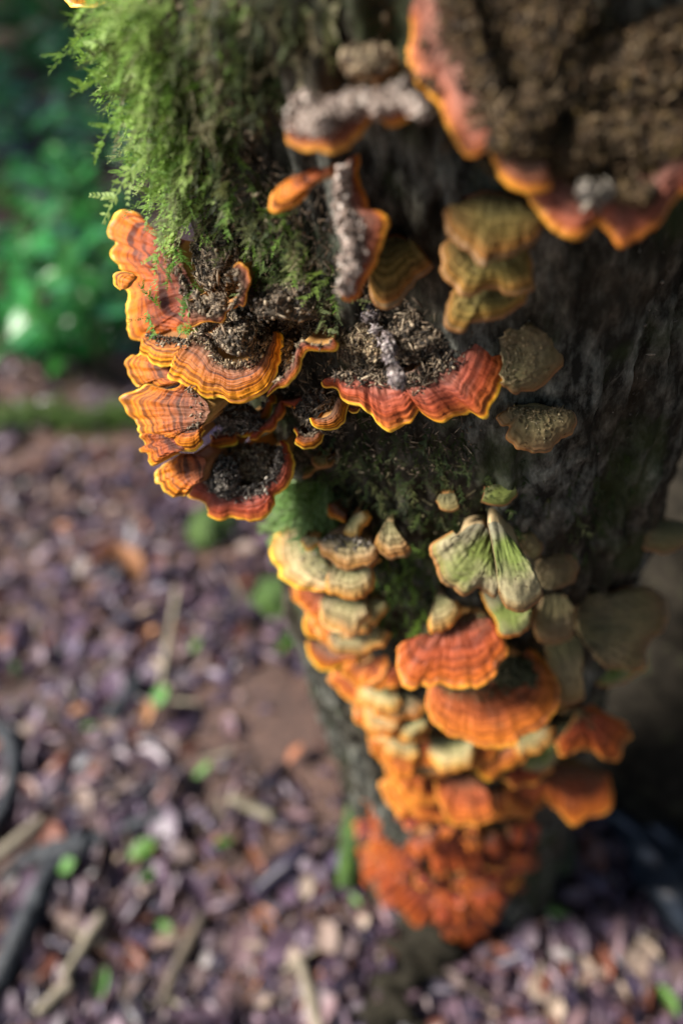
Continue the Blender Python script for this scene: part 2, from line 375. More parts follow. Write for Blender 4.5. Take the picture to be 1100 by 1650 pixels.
n3 = N(nd, 'ShaderNodeTexNoise'); n3.inputs['Scale'].default_value = 16; n3.inputs['Detail'].default_value = 5; lk.new(tc.outputs['Object'], n3.inputs['Vector'])
r3 = ramp(nd, [(0.44, (0, 0, 0)), (0.60, (1, 1, 1))]); lk.new(n3.outputs[0], r3.inputs[0])
c = mixc(nd, lk, math_n(nd, lk, 'MULTIPLY', r3.outputs[0], 0.8), r.outputs[0], mixc(nd, lk, 1.0, (0.46, 0.47, 0.40), rl.outputs[0], 'MULTIPLY'))      # lichen
n4 = N(nd, 'ShaderNodeTexNoise'); n4.inputs['Scale'].default_value = 22; n4.inputs['Detail'].default_value = 6
mp4 = N(nd, 'ShaderNodeMapping'); mp4.inputs['Location'].default_value = (3, 1, 7); lk.new(tc.outputs['Object'], mp4.inputs[0]); lk.new(mp4.outputs[0], n4.inputs['Vector'])
r4 = ramp(nd, [(0.54, (0, 0, 0)), (0.64, (1, 1, 1))]); lk.new(n4.outputs[0], r4.inputs[0])
c = mixc(nd, lk, math_n(nd, lk, 'MULTIPLY', r4.outputs[0], 0.6), c, (0.045, 0.065, 0.02))               # green film
lk.new(c, b.inputs['Base Color']); b.inputs['Roughness'].default_value = 0.9; b.inputs['Specular IOR Level'].default_value = 0.12
bp = N(nd, 'ShaderNodeBump'); bp.inputs['Strength'].default_value = 0.9; bp.inputs['Distance'].default_value = 0.004
lk.new(nz.outputs[0], bp.inputs['Height']); lk.new(bp.outputs[0], b.inputs['Normal'])
tree = tag(new_obj('tree', None), 'dark mossy tree trunk carrying tiers of orange bracket fungi', 'tree')
V, F = build_trunk()
new_obj('trunk', np_mesh('trunk', V, F, MATS['bark']), tree)

# ------------------------------------------------------------------ bracket fungi
TL = {'a': (150, 325, .25), 'b': (190, 520, .25), 'c': (220, 650, .25), 'd': (400, 500, .25), 'e': (600, 450, .31818),
      'u': (420, 100, .27273), 't': (630, 0, .42727), 'f': (680, 290, .25455), 'j': (420, 780, .25), 'k': (480, 930, .25),
      'o': (680, 760, .25), 'p': (825, 900, .25), 'n': (560, 1080, .25), 's': (560, 1280, .29091), 'q': (780, 1080, .29091), 'x': (0, 0, 1.0)}
CHIPJOBS = []        # (surface point, normal, height, palette)
BRK = []
def bracket(tile, rim, base, label, pal='cap_fresh', mar='margin_yellow', und='under', a=45, yaw=0, out=0.0, depth=None,
            droop=0.0, bulge=0.003, ruf=0.0011, th=0.0014, mw=0.06, ns=None, nt_=26, deb=None, t0=0.0, neck=1.0, group=None, seed=None, zones=1.0, cat='fungus', scal=1.0):
    x0, y0, k = TL[tile]
    rim = np.array([(x0 + k*x, y0 + k*y) for x, y in rim], float)
    base = np.array([(x0 + k*x, y0 + k*y) for x, y in base], float)
    i_ = len(BRK); seed = seed or 100 + i_*7
    L_px = np.sum(np.linalg.norm(np.diff(rim, axis=0), axis=1))
    ns = ns or int(np.clip(L_px/2.6, 26, 190))
    R2, B2 = resample(rim, ns), resample(base, ns)
    bc = base.mean(0)
    dep = depth if depth is not None else min(trunk_hit(*bc), 0.95) - out
    ctr = at(bc[0], bc[1], dep)
    hor = norm(-T_DIR*math.cos(math.radians(yaw)) - T_SIDE*math.sin(math.radians(yaw)))
    n = norm(np.array([0, 0, 1.0])*math.cos(math.radians(a)) + hor*math.sin(math.radians(a)))
    def proj(P):
        d = np.array([ray(*p) for p in P]); q = d @ n
        q = np.where(np.abs(q) < 0.12, -0.12, q)
        lam = ((ctr-CAM) @ n) / q
        lam = np.clip(lam, dep*0.55, dep*1.35)
        return CAM + d*lam[:, None]
    R3, B3 = proj(R2), proj(B2)
    s = np.linspace(0, 1, ns)
    Lm = np.sum(np.linalg.norm(np.diff(R3, axis=0), axis=1))       # rim length in m
    rad = np.mean(np.linalg.norm(R3-B3, axis=1))
    # small scallops in the rim outline
    ed = norm(R3-B3)
    R3 = R3 + ed*(scal*(0.00045*n1(s*Lm*420+5, seed+1) + 0.0007*n1(s*Lm*170+9, seed+2)))[:, None]
    t = np.linspace(0, 1, nt_)**0.85
    S, Tt = np.meshgrid(s, t, indexing='ij')
    P = B3[:, None, :]*(1-Tt[..., None]) + R3[:, None, :]*Tt[..., None]
    amp = min(1.0, rad/0.03)
    h = bulge*4*Tt*(1-Tt) - droop*Tt**2
    h = h + amp*ruf*Tt**1.5*(n1(S*Lm*110, seed+3) + 0.6*n1(S*Lm*260+4, seed+4))
    ph = Tt*7.5*zones + 0.7*n1(S*Lm*60, seed+5)
    h = h + amp*0.00045*np.sin(2*math.pi*ph)*np.clip(Tt*3, 0, 1)*(0.6+0.5*n1(S*Lm*90, seed+6))
    h = h + 0.00035*n2(S*Lm*500, Tt*rad*500, seed+7) + 0.0006*amp*n2(S*Lm*180, Tt*rad*120, seed+8)
    top = P + n*h[..., None]
    thick = th*(1.9 - 1.3*Tt)
    # lower face, slightly drawn in at the edge
    bot = top - n*thick[..., None]
    kM = int(np.searchsorted(t, 1-mw)); kM = min(max(kM, 2), nt_-3)
    root = tag(new_obj('bracket_fungus', None), label, cat, group)
    root.location = Vector(B3.mean(0)); org = B3.mean(0)
    uvx = S*Lm*100
    def grid(V3, U, T_, name, mt, flip=False, par=None):
        a_, b_ = V3.shape[:2]
        idx = np.arange(a_*b_).reshape(a_, b_)
        F = np.stack([idx[:-1, :-1], idx[:-1, 1:], idx[1:, 1:], idx[1:, :-1]], -1).reshape(-1, 4)
        if flip: F = F[:, ::-1]
        uv = np.stack([U, T_], -1).reshape(-1, 2)
        return new_obj(name, np_mesh(name, V3.reshape(-1, 3)-org, F, MATS[mt], uv=uv), par or root)
    # which winding faces up
    e1, e2 = top[1, 0]-top[0, 0], top[0, -1]-top[0, 0]
    c_ = np.cross(top[ns//2, 1]-top[ns//2, 0], top[min(ns//2+1, ns-1), 1]-top[ns//2, 1])
    fl = np.dot(np.cross(top[ns//2, -1]-top[ns//2, 0], top[ns//2+1, nt_//2]-top[ns//2, nt_//2]), n) < 0
    cap_o = grid(top[:, :kM+1], uvx[:, :kM+1], t0+(1-t0)*Tt[:, :kM+1], 'cap', pal, fl)
    edge = top[:, -1] - n*(thick[:, -1]*0.5)[:, None] + ed*0.0004
    mg = np.concatenate([top[:, kM:], edge[:, None], bot[:, -1:], bot[:, -3:-2]], 1)
    km = mg.shape[1]
    grid(mg, np.repeat(uvx[:, :1], km, 1), np.repeat(np.r_[np.linspace(0, 1, km-3), 1, 1, 1][None], ns, 0), 'margin', mar, fl, cap_o)
    # underside, running on as a neck into the trunk
    nb = org; no, sdist = trunk_out(nb)
    inward = norm(norm(ray(*bc))*0.6 - no*1.0)
    reach = (max(sdist, 0) + 0.014)*neck
    bm_ = B3.mean(0)
    neck1 = bm_ + (B3-bm_)*0.75 + inward*reach*0.5 - n*th*1.9
    neck2 = bm_ + (B3-bm_)*0.45 + inward*reach - n*th*1.9
    un = np.concatenate([neck2[:, None], neck1[:, None], bot[:, :-2]], 1)
    # side walls and back wall join upper and lower face
    un = np.concatenate([np.concatenate([neck2[:1, None]+n*th, neck1[:1, None]+n*th, top[:1, :-2]], 1), un, np.concatenate([neck2[-1:, None]+n*th, neck1[-1:, None]+n*th, top[-1:, :-2]], 1)], 0)
    grid(un, np.zeros(un.shape[:2]), np.zeros(un.shape[:2]), 'underside', und, not fl)
    if deb:
        tmax, cnt, hh, dp = deb
        ss = rng.uniform(0.02, 0.98, cnt); tt = np.abs(rng.normal(0, 0.55, cnt))
        tt = tmax*(tt % 1.0)*(0.8+0.35*n1(ss*9, seed+9))
        ii = np.clip((ss*(ns-1)).astype(int), 0, ns-1); jj = np.clip(np.searchsorted(t, tt), 0, nt_-1)
        pos = top[ii, jj] + n*(rng.uniform(0, 1, cnt)**1.5*hh*np.clip(1-tt/tmax*0.9, 0.05, 1))[:, None]
        CHIPJOBS.append((pos, np.repeat(n[None], cnt, 0), dp))
    BRK.append(root)
    return dict(top=top, n=n, t=t, ctr=ctr)

# --- left tier cluster
bracket('a', [(470,210),(345,185),(300,85),(240,60),(180,70),(110,130),(78,185),(95,225),(150,265),(120,325),(122,365),(170,415),(205,455),(225,510),(200,545),(235,600),(215,680),(220,770),(245,870),(300,895),(345,875),(430,885),(540,885),(620,840),(690,780)],
        [(600,250),(560,290),(560,350),(580,420),(610,480),(640,540),(660,600),(680,660),(700,720),(730,760)],
        'orange zoned bracket with a tall ear-like lobe rising beside the green moss', t0=.25, a=52, yaw=25, out=0.022, zones=1.3, deb=(0.25, 260, 0.004, 'brown'))
bracket('a', [(185,570),(150,540),(137,490),(150,460),(200,450),(265,465)], [(215,560),(240,520),(280,480)],
        'small orange flap at the notch of the tall ear-lobed bracket', t0=.7, a=52, yaw=25, out=0.018, bulge=0.001, neck=0.02, th=0.0005)
bracket('a', [(640,815),(690,788),(765,780),(832,790),(850,715),(900,690),(945,660),(975,678),(990,600),(1005,520),(985,430),(940,395),(905,425)],
        [(620,640),(690,690),(760,720),(800,700),(840,690),(880,665),(905,645),(925,620),(945,580),(950,540),(935,490),(915,460),(908,432)],
        'greyish purple bracket ending in an upright orange curl beside the brown debris', pal='cap_old', mar='margin_orange', a=80, yaw=8, out=0.052, bulge=0.0, t0=.1, deb=(0.4, 120, 0.003, 'brown'))
bracket('b', [(165,105),(155,150),(150,190),(190,230),(250,270),(300,285),(350,275),(430,235),(470,190)], [(230,80),(300,85),(400,100),(480,120)],
        'orange bracket tucked right under the ear-lobed bracket, soil on its back', t0=.35, a=45, yaw=25, out=0.045, deb=(0.45, 160, 0.003, 'brown'))
bracket('b', [(160,190),(120,210),(85,210),(55,255),(70,330),(120,410),(190,395),(270,425),(390,395)], [(360,270),(385,290),(400,320),(410,350),(420,390)],
        'orange zoned bracket fanning left behind the stalked fan, with pale yellow edge', t0=.35, a=52, yaw=30, out=0.055)
bracket('b', [(440,200),(385,220),(350,250),(355,310),(320,340),(340,365),(400,380),(455,435),(490,440),(540,470),(615,488),(640,475),(720,505),(810,505),(910,460),(990,380),(1040,260),(1058,160),(1050,80),(1030,58)],
        [(490,150),(520,90),(555,60),(600,75),(640,120),(650,190),(700,240),(760,255),(830,245),(890,215),(940,170),(980,120),(1005,75)],
        'broad red-brown fan bracket with a stalk-like ridge, debris in its bowl', a=50, yaw=12, out=0.06, zones=1.3, deb=(0.3, 420, 0.007, 'straw'))
bracket('b', [(420,395),(300,430),(190,395),(120,430),(40,465),(30,520),(60,590),(130,660),(135,690),(170,735),(260,740),(340,755),(390,735),(400,700)],
        [(480,420),(550,490),(585,540),(585,590),(560,640),(510,670),(440,690)],
        'wide orange bracket with dark zones and bright yellow edge, broadest of the left tiers', t0=.18, a=55, yaw=25, out=0.085, zones=1.4, deb=(0.25, 60, 0.001, 'brown'))
bracket('b', [(400,715),(355,760),(365,800),(440,820),(500,815),(545,770),(535,745),(560,690)], [(450,680),(490,660),(540,640),(575,645)],
        'small orange lobe with upturned yellow lip under the broadest left bracket', t0=.35, a=48, yaw=15, out=0.085)
bracket('b', [(610,725),(600,790),(650,808),(720,800),(770,765),(750,720),(800,725),(890,735),(920,700),(935,630),(970,600),(985,530),(1018,515),(1003,468)],
        [(640,735),(660,705),(690,680),(720,680),(750,690),(800,675),(850,640),(890,600),(930,550),(965,490)],
        'narrow ruffled orange bracket holding a heap of grey crumbs', a=42, yaw=0, out=0.07, deb=(0.4, 160, 0.004, 'grey'))
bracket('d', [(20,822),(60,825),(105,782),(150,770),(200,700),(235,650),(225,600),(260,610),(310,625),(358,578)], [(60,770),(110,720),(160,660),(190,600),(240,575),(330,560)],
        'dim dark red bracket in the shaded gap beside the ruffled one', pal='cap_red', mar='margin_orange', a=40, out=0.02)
bracket('d', [(122,548),(180,510),(260,480),(330,370),(350,300),(390,250),(470,260),(550,262),(575,225),(555,188)], [(150,500),(205,440),(250,390),(290,320),(315,240),(345,195),(400,215),(460,225),(510,215),(545,180)],
        'ribbon-like orange bracket with a sharp bend, bridging the dark gap', mar='margin_yellow', a=50, yaw=10, out=0.035, bulge=0.001, deb=(0.2, 60, 0.003, 'straw'))
bracket('d', [(408,695),(430,745),(490,778),(560,765),(610,720),(635,650),(640,600)], [(440,695),(490,690),(530,665),(555,610),(575,560)],
        'small curved orange bracket hanging left of the central shell', pal='cap_fresh', a=48, out=0.025)
bracket('d', [(645,640),(670,658),(700,650),(716,622)], [(645,605),(700,600)], 'tiny orange lobe peeping from under the central shell', a=40, out=0.015, bulge=0.0005)
bracket('d', [(300,765),(320,820),(303,852),(360,885),(430,888),(470,850),(488,778)], [(325,755),(375,800),(470,765)],
        'cup-shaped small orange bracket, lowest beside the dark gap', pal='cap_fresh', a=45, out=0.025, deb=(0.3, 60, 0.003, 'brown'))
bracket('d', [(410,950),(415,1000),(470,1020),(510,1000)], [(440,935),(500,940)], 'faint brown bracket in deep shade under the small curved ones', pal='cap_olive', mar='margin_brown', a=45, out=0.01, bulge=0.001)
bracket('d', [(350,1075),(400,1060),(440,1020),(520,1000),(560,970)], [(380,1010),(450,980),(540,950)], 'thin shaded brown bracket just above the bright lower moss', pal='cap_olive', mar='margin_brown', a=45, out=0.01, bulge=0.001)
bracket('c', [(60,190),(30,215),(50,260),(15,295),(35,315),(75,320),(85,370),(105,403),(180,370),(270,320)], [(250,210),(280,235),(300,265),(310,300)],
        'orange bracket fanning left with toothed yellow rim under the broadest tier', t0=.35, a=52, yaw=28, out=0.085)
bracket('c', [(290,320),(220,365),(150,420),(125,445),(130,510),(165,520),(180,560),(205,580),(235,608),(265,600),(310,600),(350,560)], [(370,320),(430,345),(450,380),(440,420),(430,460),(420,500)],
        'ridged orange bracket with knobbly yellow edge at the foot of the left tiers', t0=.35, a=52, yaw=25, out=0.09)
bracket('c', [(400,420),(330,480),(325,590),(360,620),(430,650),(460,700),(460,725),(520,750),(620,735),(710,750),(820,735),(885,660),(885,590),(940,560),(985,500),(1015,400),(990,330),(965,260),(940,238)],
        [(470,360),(480,430),(500,480),(550,530),(640,530),(720,520),(800,510),(850,490),(890,440),(915,390),(930,340),(935,300),(930,260)],
        'large lowest bracket of the left tiers, bowl of dark soil with yellow rim', pal='cap_red', a=48, yaw=12, out=0.095, th=0.002, mw=0.07, deb=(0.5, 800, 0.006, 'grey'))
# --- central shell
bracket('x', [(521,615),(524,622),(542,625),(550,640),(567,650),(580,652),(590,664),(601,672),(612,685),(627,694),(645,689),(662,675),(672,660),(680,666),(695,677),(711,680),(724,670),(743,670),(759,666),(778,676),(788,670),(791,654),(804,628),(816,600),(819,571),(816,545),(804,526),(791,517),(772,514)],
        [(540,605),(560,598),(580,592),(600,590),(625,598),(645,602),(662,598),(678,588),(692,575),(704,560),(715,545),(726,532),(738,522),(750,516)],
        'wide pinkish orange central shell with scalloped lip, filled with soil and chips', pal='cap_red', mar='margin_yellow', a=48, yaw=0, out=0.008, th=0.002, zones=1.2, mw=0.08, ruf=0.0022, deb=(0.5, 1100, 0.004, 'brown'))
# --- stack right of it
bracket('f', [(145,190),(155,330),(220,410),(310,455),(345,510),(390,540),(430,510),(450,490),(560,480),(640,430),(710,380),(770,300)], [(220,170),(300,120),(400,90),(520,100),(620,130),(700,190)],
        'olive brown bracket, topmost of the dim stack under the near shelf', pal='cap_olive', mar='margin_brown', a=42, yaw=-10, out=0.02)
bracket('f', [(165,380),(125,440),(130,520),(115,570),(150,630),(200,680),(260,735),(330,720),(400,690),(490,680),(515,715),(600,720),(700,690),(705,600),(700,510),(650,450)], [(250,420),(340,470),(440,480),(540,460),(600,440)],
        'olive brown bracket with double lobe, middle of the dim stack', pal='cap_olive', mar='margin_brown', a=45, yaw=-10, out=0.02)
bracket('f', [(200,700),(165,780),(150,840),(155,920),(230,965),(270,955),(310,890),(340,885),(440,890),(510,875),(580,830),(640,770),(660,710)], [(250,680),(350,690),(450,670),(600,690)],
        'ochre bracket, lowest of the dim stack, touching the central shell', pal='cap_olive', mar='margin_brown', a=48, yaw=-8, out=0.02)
bracket('e', [(665,250),(700,210),(800,195),(870,205),(950,250),(1000,340),(985,420),(920,490),(830,560),(740,580),(700,570),(645,530)], [(640,300),(650,360),(660,400),(655,440),(640,480)],
        'rounded fuzzy brown-grey bracket right of the central shell', ruf=.0003, deb=(.95, 420, .0008, 'fuzz'), scal=1.6, pal='cap_fuzzy', mar='margin_brown', und='under_pale', a=65, yaw=-20, out=0.012, bulge=0.005)
bracket('e', [(690,648),(640,680),(625,700),(640,720),(690,745),(675,790),(690,830),(760,865),(830,870),(880,860),(950,820),(1000,800),(1035,720),(1020,670),(950,655)], [(720,645),(780,640),(860,645),(920,655)],
        'notched fuzzy brown bracket below the rounded fuzzy one', ruf=.0003, deb=(.95, 420, .0008, 'fuzz'), scal=1.6, pal='cap_fuzzy', mar='margin_brown', und='under_pale', a=58, yaw=-15, out=0.015)
# --- near shelf, upper right
bracket('t', [(20,-60),(40,0),(60,60),(70,130),(60,190),(75,260),(130,350),(180,410),(220,490),(270,570),(310,585),(380,560),(420,585),(455,545),(450,480)], [(260,-80),(300,0),(330,60),(350,120),(360,180),(375,240),(390,300),(400,340),(410,380),(420,420),(430,450)],
        'big near shelf with purplish back and orange edge, highest on the trunk', pal='cap_old', mar='margin_orange', a=48, yaw=10, depth=0.195, th=0.003, mw=0.1, deb=(0.8, 1100, 0.006, 'near'))
bracket('t', [(375,570),(430,680),(500,715),(550,720),(600,690),(575,620)], [(440,545),(490,560),(560,600)], 'small purplish lobe with orange lip between the two near shelves', pal='cap_old', mar='margin_orange', a=48, depth=0.2, mw=0.15, th=0.0025)
bracket('t', [(470,690),(560,800),(620,870),(700,905),(740,880),(780,840),(830,880),(870,925),(930,895),(1010,850),(1065,760),(1120,720),(1180,640)], [(540,560),(640,600),(720,610),(800,610),(900,600),(1000,570),(1100,540)],
        'near shelf with pinkish scalloped front carrying a thick mound of debris', pal='cap_old', mar='margin_orange', a=45, yaw=-5, depth=0.205, mw=0.13, th=0.003, deb=(0.55, 700, 0.007, 'near'))
# --- upper centre
bracket('u', [(140,440),(170,490),(250,520),(340,535),(430,530),(510,490),(580,440),(650,340),(700,340),(760,380),(830,360),(900,300),(980,240)], [(200,370),(270,290),(380,300),(480,320),(580,310),(680,280),(780,270),(900,190)],
        'orange-edged bracket heaped with pale crumbs, beside the near shelf', pal='cap_old', mar='margin_orange', a=38, yaw=10, depth=0.205, mw=0.16, deb=(0.85, 900, 0.009, 'white'))
bracket('u', [(240,712),(130,745),(60,775),(35,840),(45,885),(100,888),(180,862),(260,800)], [(395,625),(410,640),(430,660)],
        'orange tongue-shaped bracket sticking out of the moss', t0=.35, pal='cap_fresh', mar='margin_orange', a=50, yaw=20, depth=0.226, bulge=0.004)
bracket('u', [(560,560),(590,700),(640,870),(700,880),(760,930),(730,990),(725,1060),(690,1160),(640,1250),(560,1380),(500,1400),(460,1360)], [(490,640),(470,740),(450,830),(455,900),(470,980),(495,1060),(515,1120),(515,1180),(505,1240),(490,1290),(475,1330)],
        'drooping tattered bracket crusted white, its right edge orange', pal='cap_old', mar='margin_orange', a=60, yaw=10, depth=0.235, mw=0.16, deb=(0.85, 900, 0.006, 'white'))
bracket('u', [(640,1270),(650,1370),(700,1440),(780,1435),(850,1380),(930,1290),(1000,1220),(1010,1190),(940,1090)], [(700,1060),(780,1030),(860,1050)],
        'ochre shell-shaped bracket behind the drooping white one', pal='cap_olive', mar='margin_brown', a=55, depth=0.25)
bracket('x', [(95,-12),(108,4),(120,13),(150,8),(185,3),(225,-4)], [(190,-60),(225,-62),(262,-45)], 'orange bracket edge at the very top of the mossy flank', a=45, yaw=25, depth=0.285)
# --- lower left column
bracket('j', [(250,205),(110,300),(60,400),(60,470),(115,545),(120,600),(180,640),(270,680),(340,685),(430,690)], [(330,280),(340,350),(370,430),(410,500),(450,550),(470,600)],
        'bright cream and yellow-edged bracket under the tuft of pale moss', pal='cap_tan', a=48, yaw=25, out=0.03, mw=0.14, deb=(0.5, 60, 0.003, 'grey'))
bracket('j', [(258,365),(290,415),(330,420),(382,375)], [(275,330),(370,345)], 'thin yellow crest standing on the cream yellow-edged bracket', pal='cap_tan', a=45, yaw=15, out=0.045, bulge=0.001)
bracket('j', [(372,380),(400,450),(450,490),(500,530),(560,550),(640,530),(700,520),(750,470),(755,420)], [(400,345),(480,320),(580,330),(650,345),(710,370)],
        'brownish bracket with grey centre under the small orange curl', pal='cap_tan', mar='margin_brown', und='under_pale', a=42, out=0.03, deb=(0.5, 120, 0.003, 'grey'))
bracket('j', [(425,590),(420,650),(430,700),(490,710),(540,740),(620,740),(690,700),(735,640),(720,560)], [(460,520),(530,540),(600,540),(690,520)],
        'neat pale pink bracket with fine rings, under the brownish grey-centred one', pal='cap_tan', mar='margin_orange', und='under_pale', a=48, out=0.035, zones=1.5)
bracket('j', [(182,655),(215,750),(270,780),(330,770),(395,705)], [(220,645),(300,670),(385,680)], 'small orange bracket below the cream yellow-edged one', pal='cap_fresh', mar='margin_orange', a=45, yaw=20, out=0.025)
bracket('j', [(428,130),(440,190),(490,230),(545,250)], [(460,120),(500,150),(550,190)], 'small orange curl lying in dark moss', pal='cap_fresh', mar='margin_orange', a=45, out=0.012, bulge=0.001)
bracket('j', [(560,285),(535,310),(545,345),(590,352),(630,340),(650,290),(690,240),(705,210),(680,170),(645,180)], [(565,240),(585,215),(605,195),(625,185)], 'crimped pale orange bracket beside the small orange curl', pal='cap_tan', mar='margin_orange', a=50, out=0.016)
bracket('j', [(745,340),(735,380),(760,430),(820,480),(870,470),(940,460),(970,420),(940,380),(890,310)], [(800,250),(825,240),(850,250)], 'grey cone-like bracket alone on the dark bark', pal='cap_tan', mar='margin_brown', und='under_pale', a=55, yaw=-5, out=0.014)
bracket('j', [(640,775),(680,830),(710,890),(740,915),(770,860),(830,805),(805,755)], [(680,745),(740,740),(785,745)], 'small crinkled pinkish bracket below the ringed pale pink one', pal='cap_tan', mar='margin_orange', a=50, out=0.015)
bracket('k', [(100,180),(40,260),(45,340),(80,390),(170,395)], [(150,170),(165,260),(190,340)], 'bright yellow-orange bracket edge left of the whitish caps', pal='cap_fresh', a=48, yaw=25, out=0.03, mw=0.16)
bracket('k', [(135,170),(150,280),(200,340),(260,350),(300,380),(340,410),(390,370),(400,330),(460,260)], [(170,115),(250,115),(330,125),(430,170)], 'whitish green cap with pink lobed front in the lower column', pal='cap_tan', mar='margin_cream', und='under_pale', a=50, yaw=5, out=0.035)
bracket('k', [(185,370),(200,440),(250,490),(330,500),(430,500),(490,410),(475,330)], [(230,350),(330,370),(440,320)], 'grey-green cap right under the whitish pink-fronted one', pal='cap_tan', mar='margin_orange', und='under_pale', a=48, out=0.03)
bracket('k', [(55,410),(70,500),(130,580),(190,605),(270,580),(330,540),(390,550),(405,515)], [(110,410),(200,450),(280,470),(360,490)], 'frilly yellow-orange bracket at the bottom of the pale caps', pal='cap_fresh', a=45, yaw=18, out=0.03, mw=0.15)
bracket('k', [(295,615),(330,670),(400,710),(470,690),(540,640),(575,560),(570,490),(535,450)], [(370,560),(430,550),(480,520),(510,480)], 'salmon orange bracket with a dark wet hollow', pal='cap_rust', mar='margin_orange', a=45, out=0.02, bulge=-0.002)
bracket('k', [(268,725),(310,780),(370,815),(440,780),(465,735)], [(320,690),(380,700),(440,700)], 'shallow orange cup under the bracket with a dark hollow', pal='cap_rust', mar='margin_orange', a=42, yaw=10, out=0.02, bulge=-0.002)
bracket('k', [(562,675),(600,745),(640,715),(655,655)], [(580,640),(640,630)], 'small dark orange lobe in shade left of the round orange shelf', pal='cap_rust', mar='margin_orange', a=45, out=0.012, bulge=0.001)
# --- big round shelves
bracket('x', [(668,1033),(655,1032),(643,1042),(638,1070),(645,1090),(650,1105),(665,1111),(678,1105),(692,1109),(710,1103),(730,1112),(753,1105),(770,1108),(795,1092),(803,1070),(818,1052),(812,1030),(798,1005)],
        [(682,1022),(695,1012),(710,1003),(725,995),(740,990),(755,988),(770,988),(782,992)],
        'round rust-orange shelf with crenate edge in the lower middle', ruf=.0005, pal='cap_rust', mar='margin_orange', a=38, yaw=5, out=0.02, mw=0.11, zones=1.5, deb=(0.2, 120, 0.003, 'green'))
bracket('x', [(690,1105),(685,1135),(692,1157),(705,1172),(730,1187),(745,1190),(757,1195),(772,1202),(800,1207),(822,1202),(845,1185),(875,1170),(895,1145),(902,1120),(893,1085),(875,1060),(850,1045)],
        [(706,1095),(725,1098),(745,1098),(765,1098),(790,1096),(815,1088),(830,1075),(840,1055)],
        'larger round rust-orange shelf with mossy soil centre, overlapping tier below the crenate one', ruf=.0005, pal='cap_rust', mar='margin_orange', a=36, yaw=-3, out=0.03, mw=0.11, zones=1.4, deb=(0.45, 350, 0.006, 'green'))
# --- algae covered group
bracket('o', [(200,385),(60,470),(60,540),(90,620),(130,710),(200,760),(270,800),(330,770),(370,750),(430,800),(470,810),(495,760)], [(250,385),(300,350),(350,335),(400,345),(430,400),(450,480),(465,560)],
        'tan two-lobed bracket dusted green, hanging from a knot of bark', ruf=.0003, pal='cap_algae', mar='margin_brown', und='under_pale', a=60, yaw=-5, out=0.022, bulge=0.006)
bracket('o', [(490,770),(520,850),(570,895),(640,910),(700,880),(740,850),(775,790),(745,690),(700,590)], [(425,340),(450,320),(490,330),(540,390),(600,460),(650,530)],
        'long algae-green draped bracket beside the tan two-lobed one', ruf=.0003, pal='cap_algae', mar='margin_brown', und='under_pale', a=60, yaw=-8, out=0.03, bulge=0.006)
bracket('o', [(370,775),(420,880),(470,960),(490,1050),(560,1075),(640,1045),(690,980),(710,890)], [(420,770),(500,800),(580,840),(670,870)],
        'greenish violet bracket underneath the draped green one', pal='cap_algae', mar='margin_orange', und='under_pale', a=48, yaw=-5, out=0.015)
bracket('o', [(600,390),(700,372),(750,420),(770,480),(750,540),(712,568)], [(610,430),(640,490),(680,545)], 'small tan bracket behind the draped green one', ruf=.0003, pal='cap_fuzzy', mar='margin_brown', und='under_pale', a=60, yaw=-20, out=0.008)
bracket('o', [(745,570),(780,530),(860,510),(950,530),(1000,590),(995,690),(930,740),(850,765),(790,750)], [(730,575),(725,620),(730,670),(745,720)], 'pale grey disc-like bracket right of the draped green one', ruf=.0003, deb=(.95, 420, .0008, 'fuzz'), scal=1.6, pal='cap_fuzzy', mar='margin_brown', und='under_pale', a=62, yaw=-20, out=0.01)
bracket('o', [(378,190),(420,215),(490,225),(560,200),(612,145),(600,100)], [(400,110),(480,80),(580,82)], 'small mossy yellow-green bracket above the draped green one', pal='cap_algae', mar='margin_brown', a=50, yaw=-8, out=0.01)
bracket('o', [(92,180),(120,240),(180,255),(232,225),(230,180)], [(110,145),(200,135)], 'tiny grey bracket on bark, left of the small yellow-green one', pal='cap_fuzzy', mar='margin_brown', a=50, out=0.008, bulge=0.001)
bracket('o', [(70,900),(38,970),(60,1035),(140,1035),(200,990),(245,900),(225,840)], [(85,800),(110,790),(140,800)], 'trumpet-shaped pale bracket with orange lip above the crenate shelf', pal='cap_tan', mar='margin_orange', und='under_pale', a=52, out=0.014)
# --- right flank
bracket('p', [(470,215),(560,190),(650,215),(720,190),(850,180),(960,230),(1003,330),(975,450),(880,540),(855,600),(860,680),(800,720),(700,720),(600,700),(520,640)], [(450,235),(430,290),(420,360),(425,430),(445,500),(485,570)],
        'broad tan bracket with two rounded lobes on the shaded right flank', ruf=.0003, deb=(.95, 420, .0008, 'fuzz'), scal=1.6, pal='cap_fuzzy', mar='margin_brown', und='under_pale', a=55, yaw=-30, out=0.015, bulge=0.005)
bracket('p', [(865,640),(850,700),(760,770),(700,805),(590,830),(510,800),(445,740)], [(480,610),(590,660),(700,690),(780,690)], 'grey-green bracket under the broad tan two-lobed one', ruf=.0003, pal='cap_algae', mar='margin_orange', und='under_pale', a=50, yaw=-25, out=0.012)
bracket('p', [(205,580),(260,800),(310,930),(400,935),(470,890),(440,780),(455,700)], [(200,500),(270,480),(340,470),(430,510)], 'bluish grey drooping bracket between the round shelf and tan lobes', ruf=.0003, pal='cap_fuzzy', mar='margin_brown', und='under_pale', a=60, yaw=-15, out=0.018)
bracket('p', [(150,330),(130,440),(170,530),(270,560),(370,520),(400,430),(390,330)], [(190,250),(260,230),(350,250)], 'dull grey-brown bracket flat on the bark above the drooping grey one', pal='cap_fuzzy', mar='margin_brown', und='under_pale', a=66, yaw=-15, out=0.008)
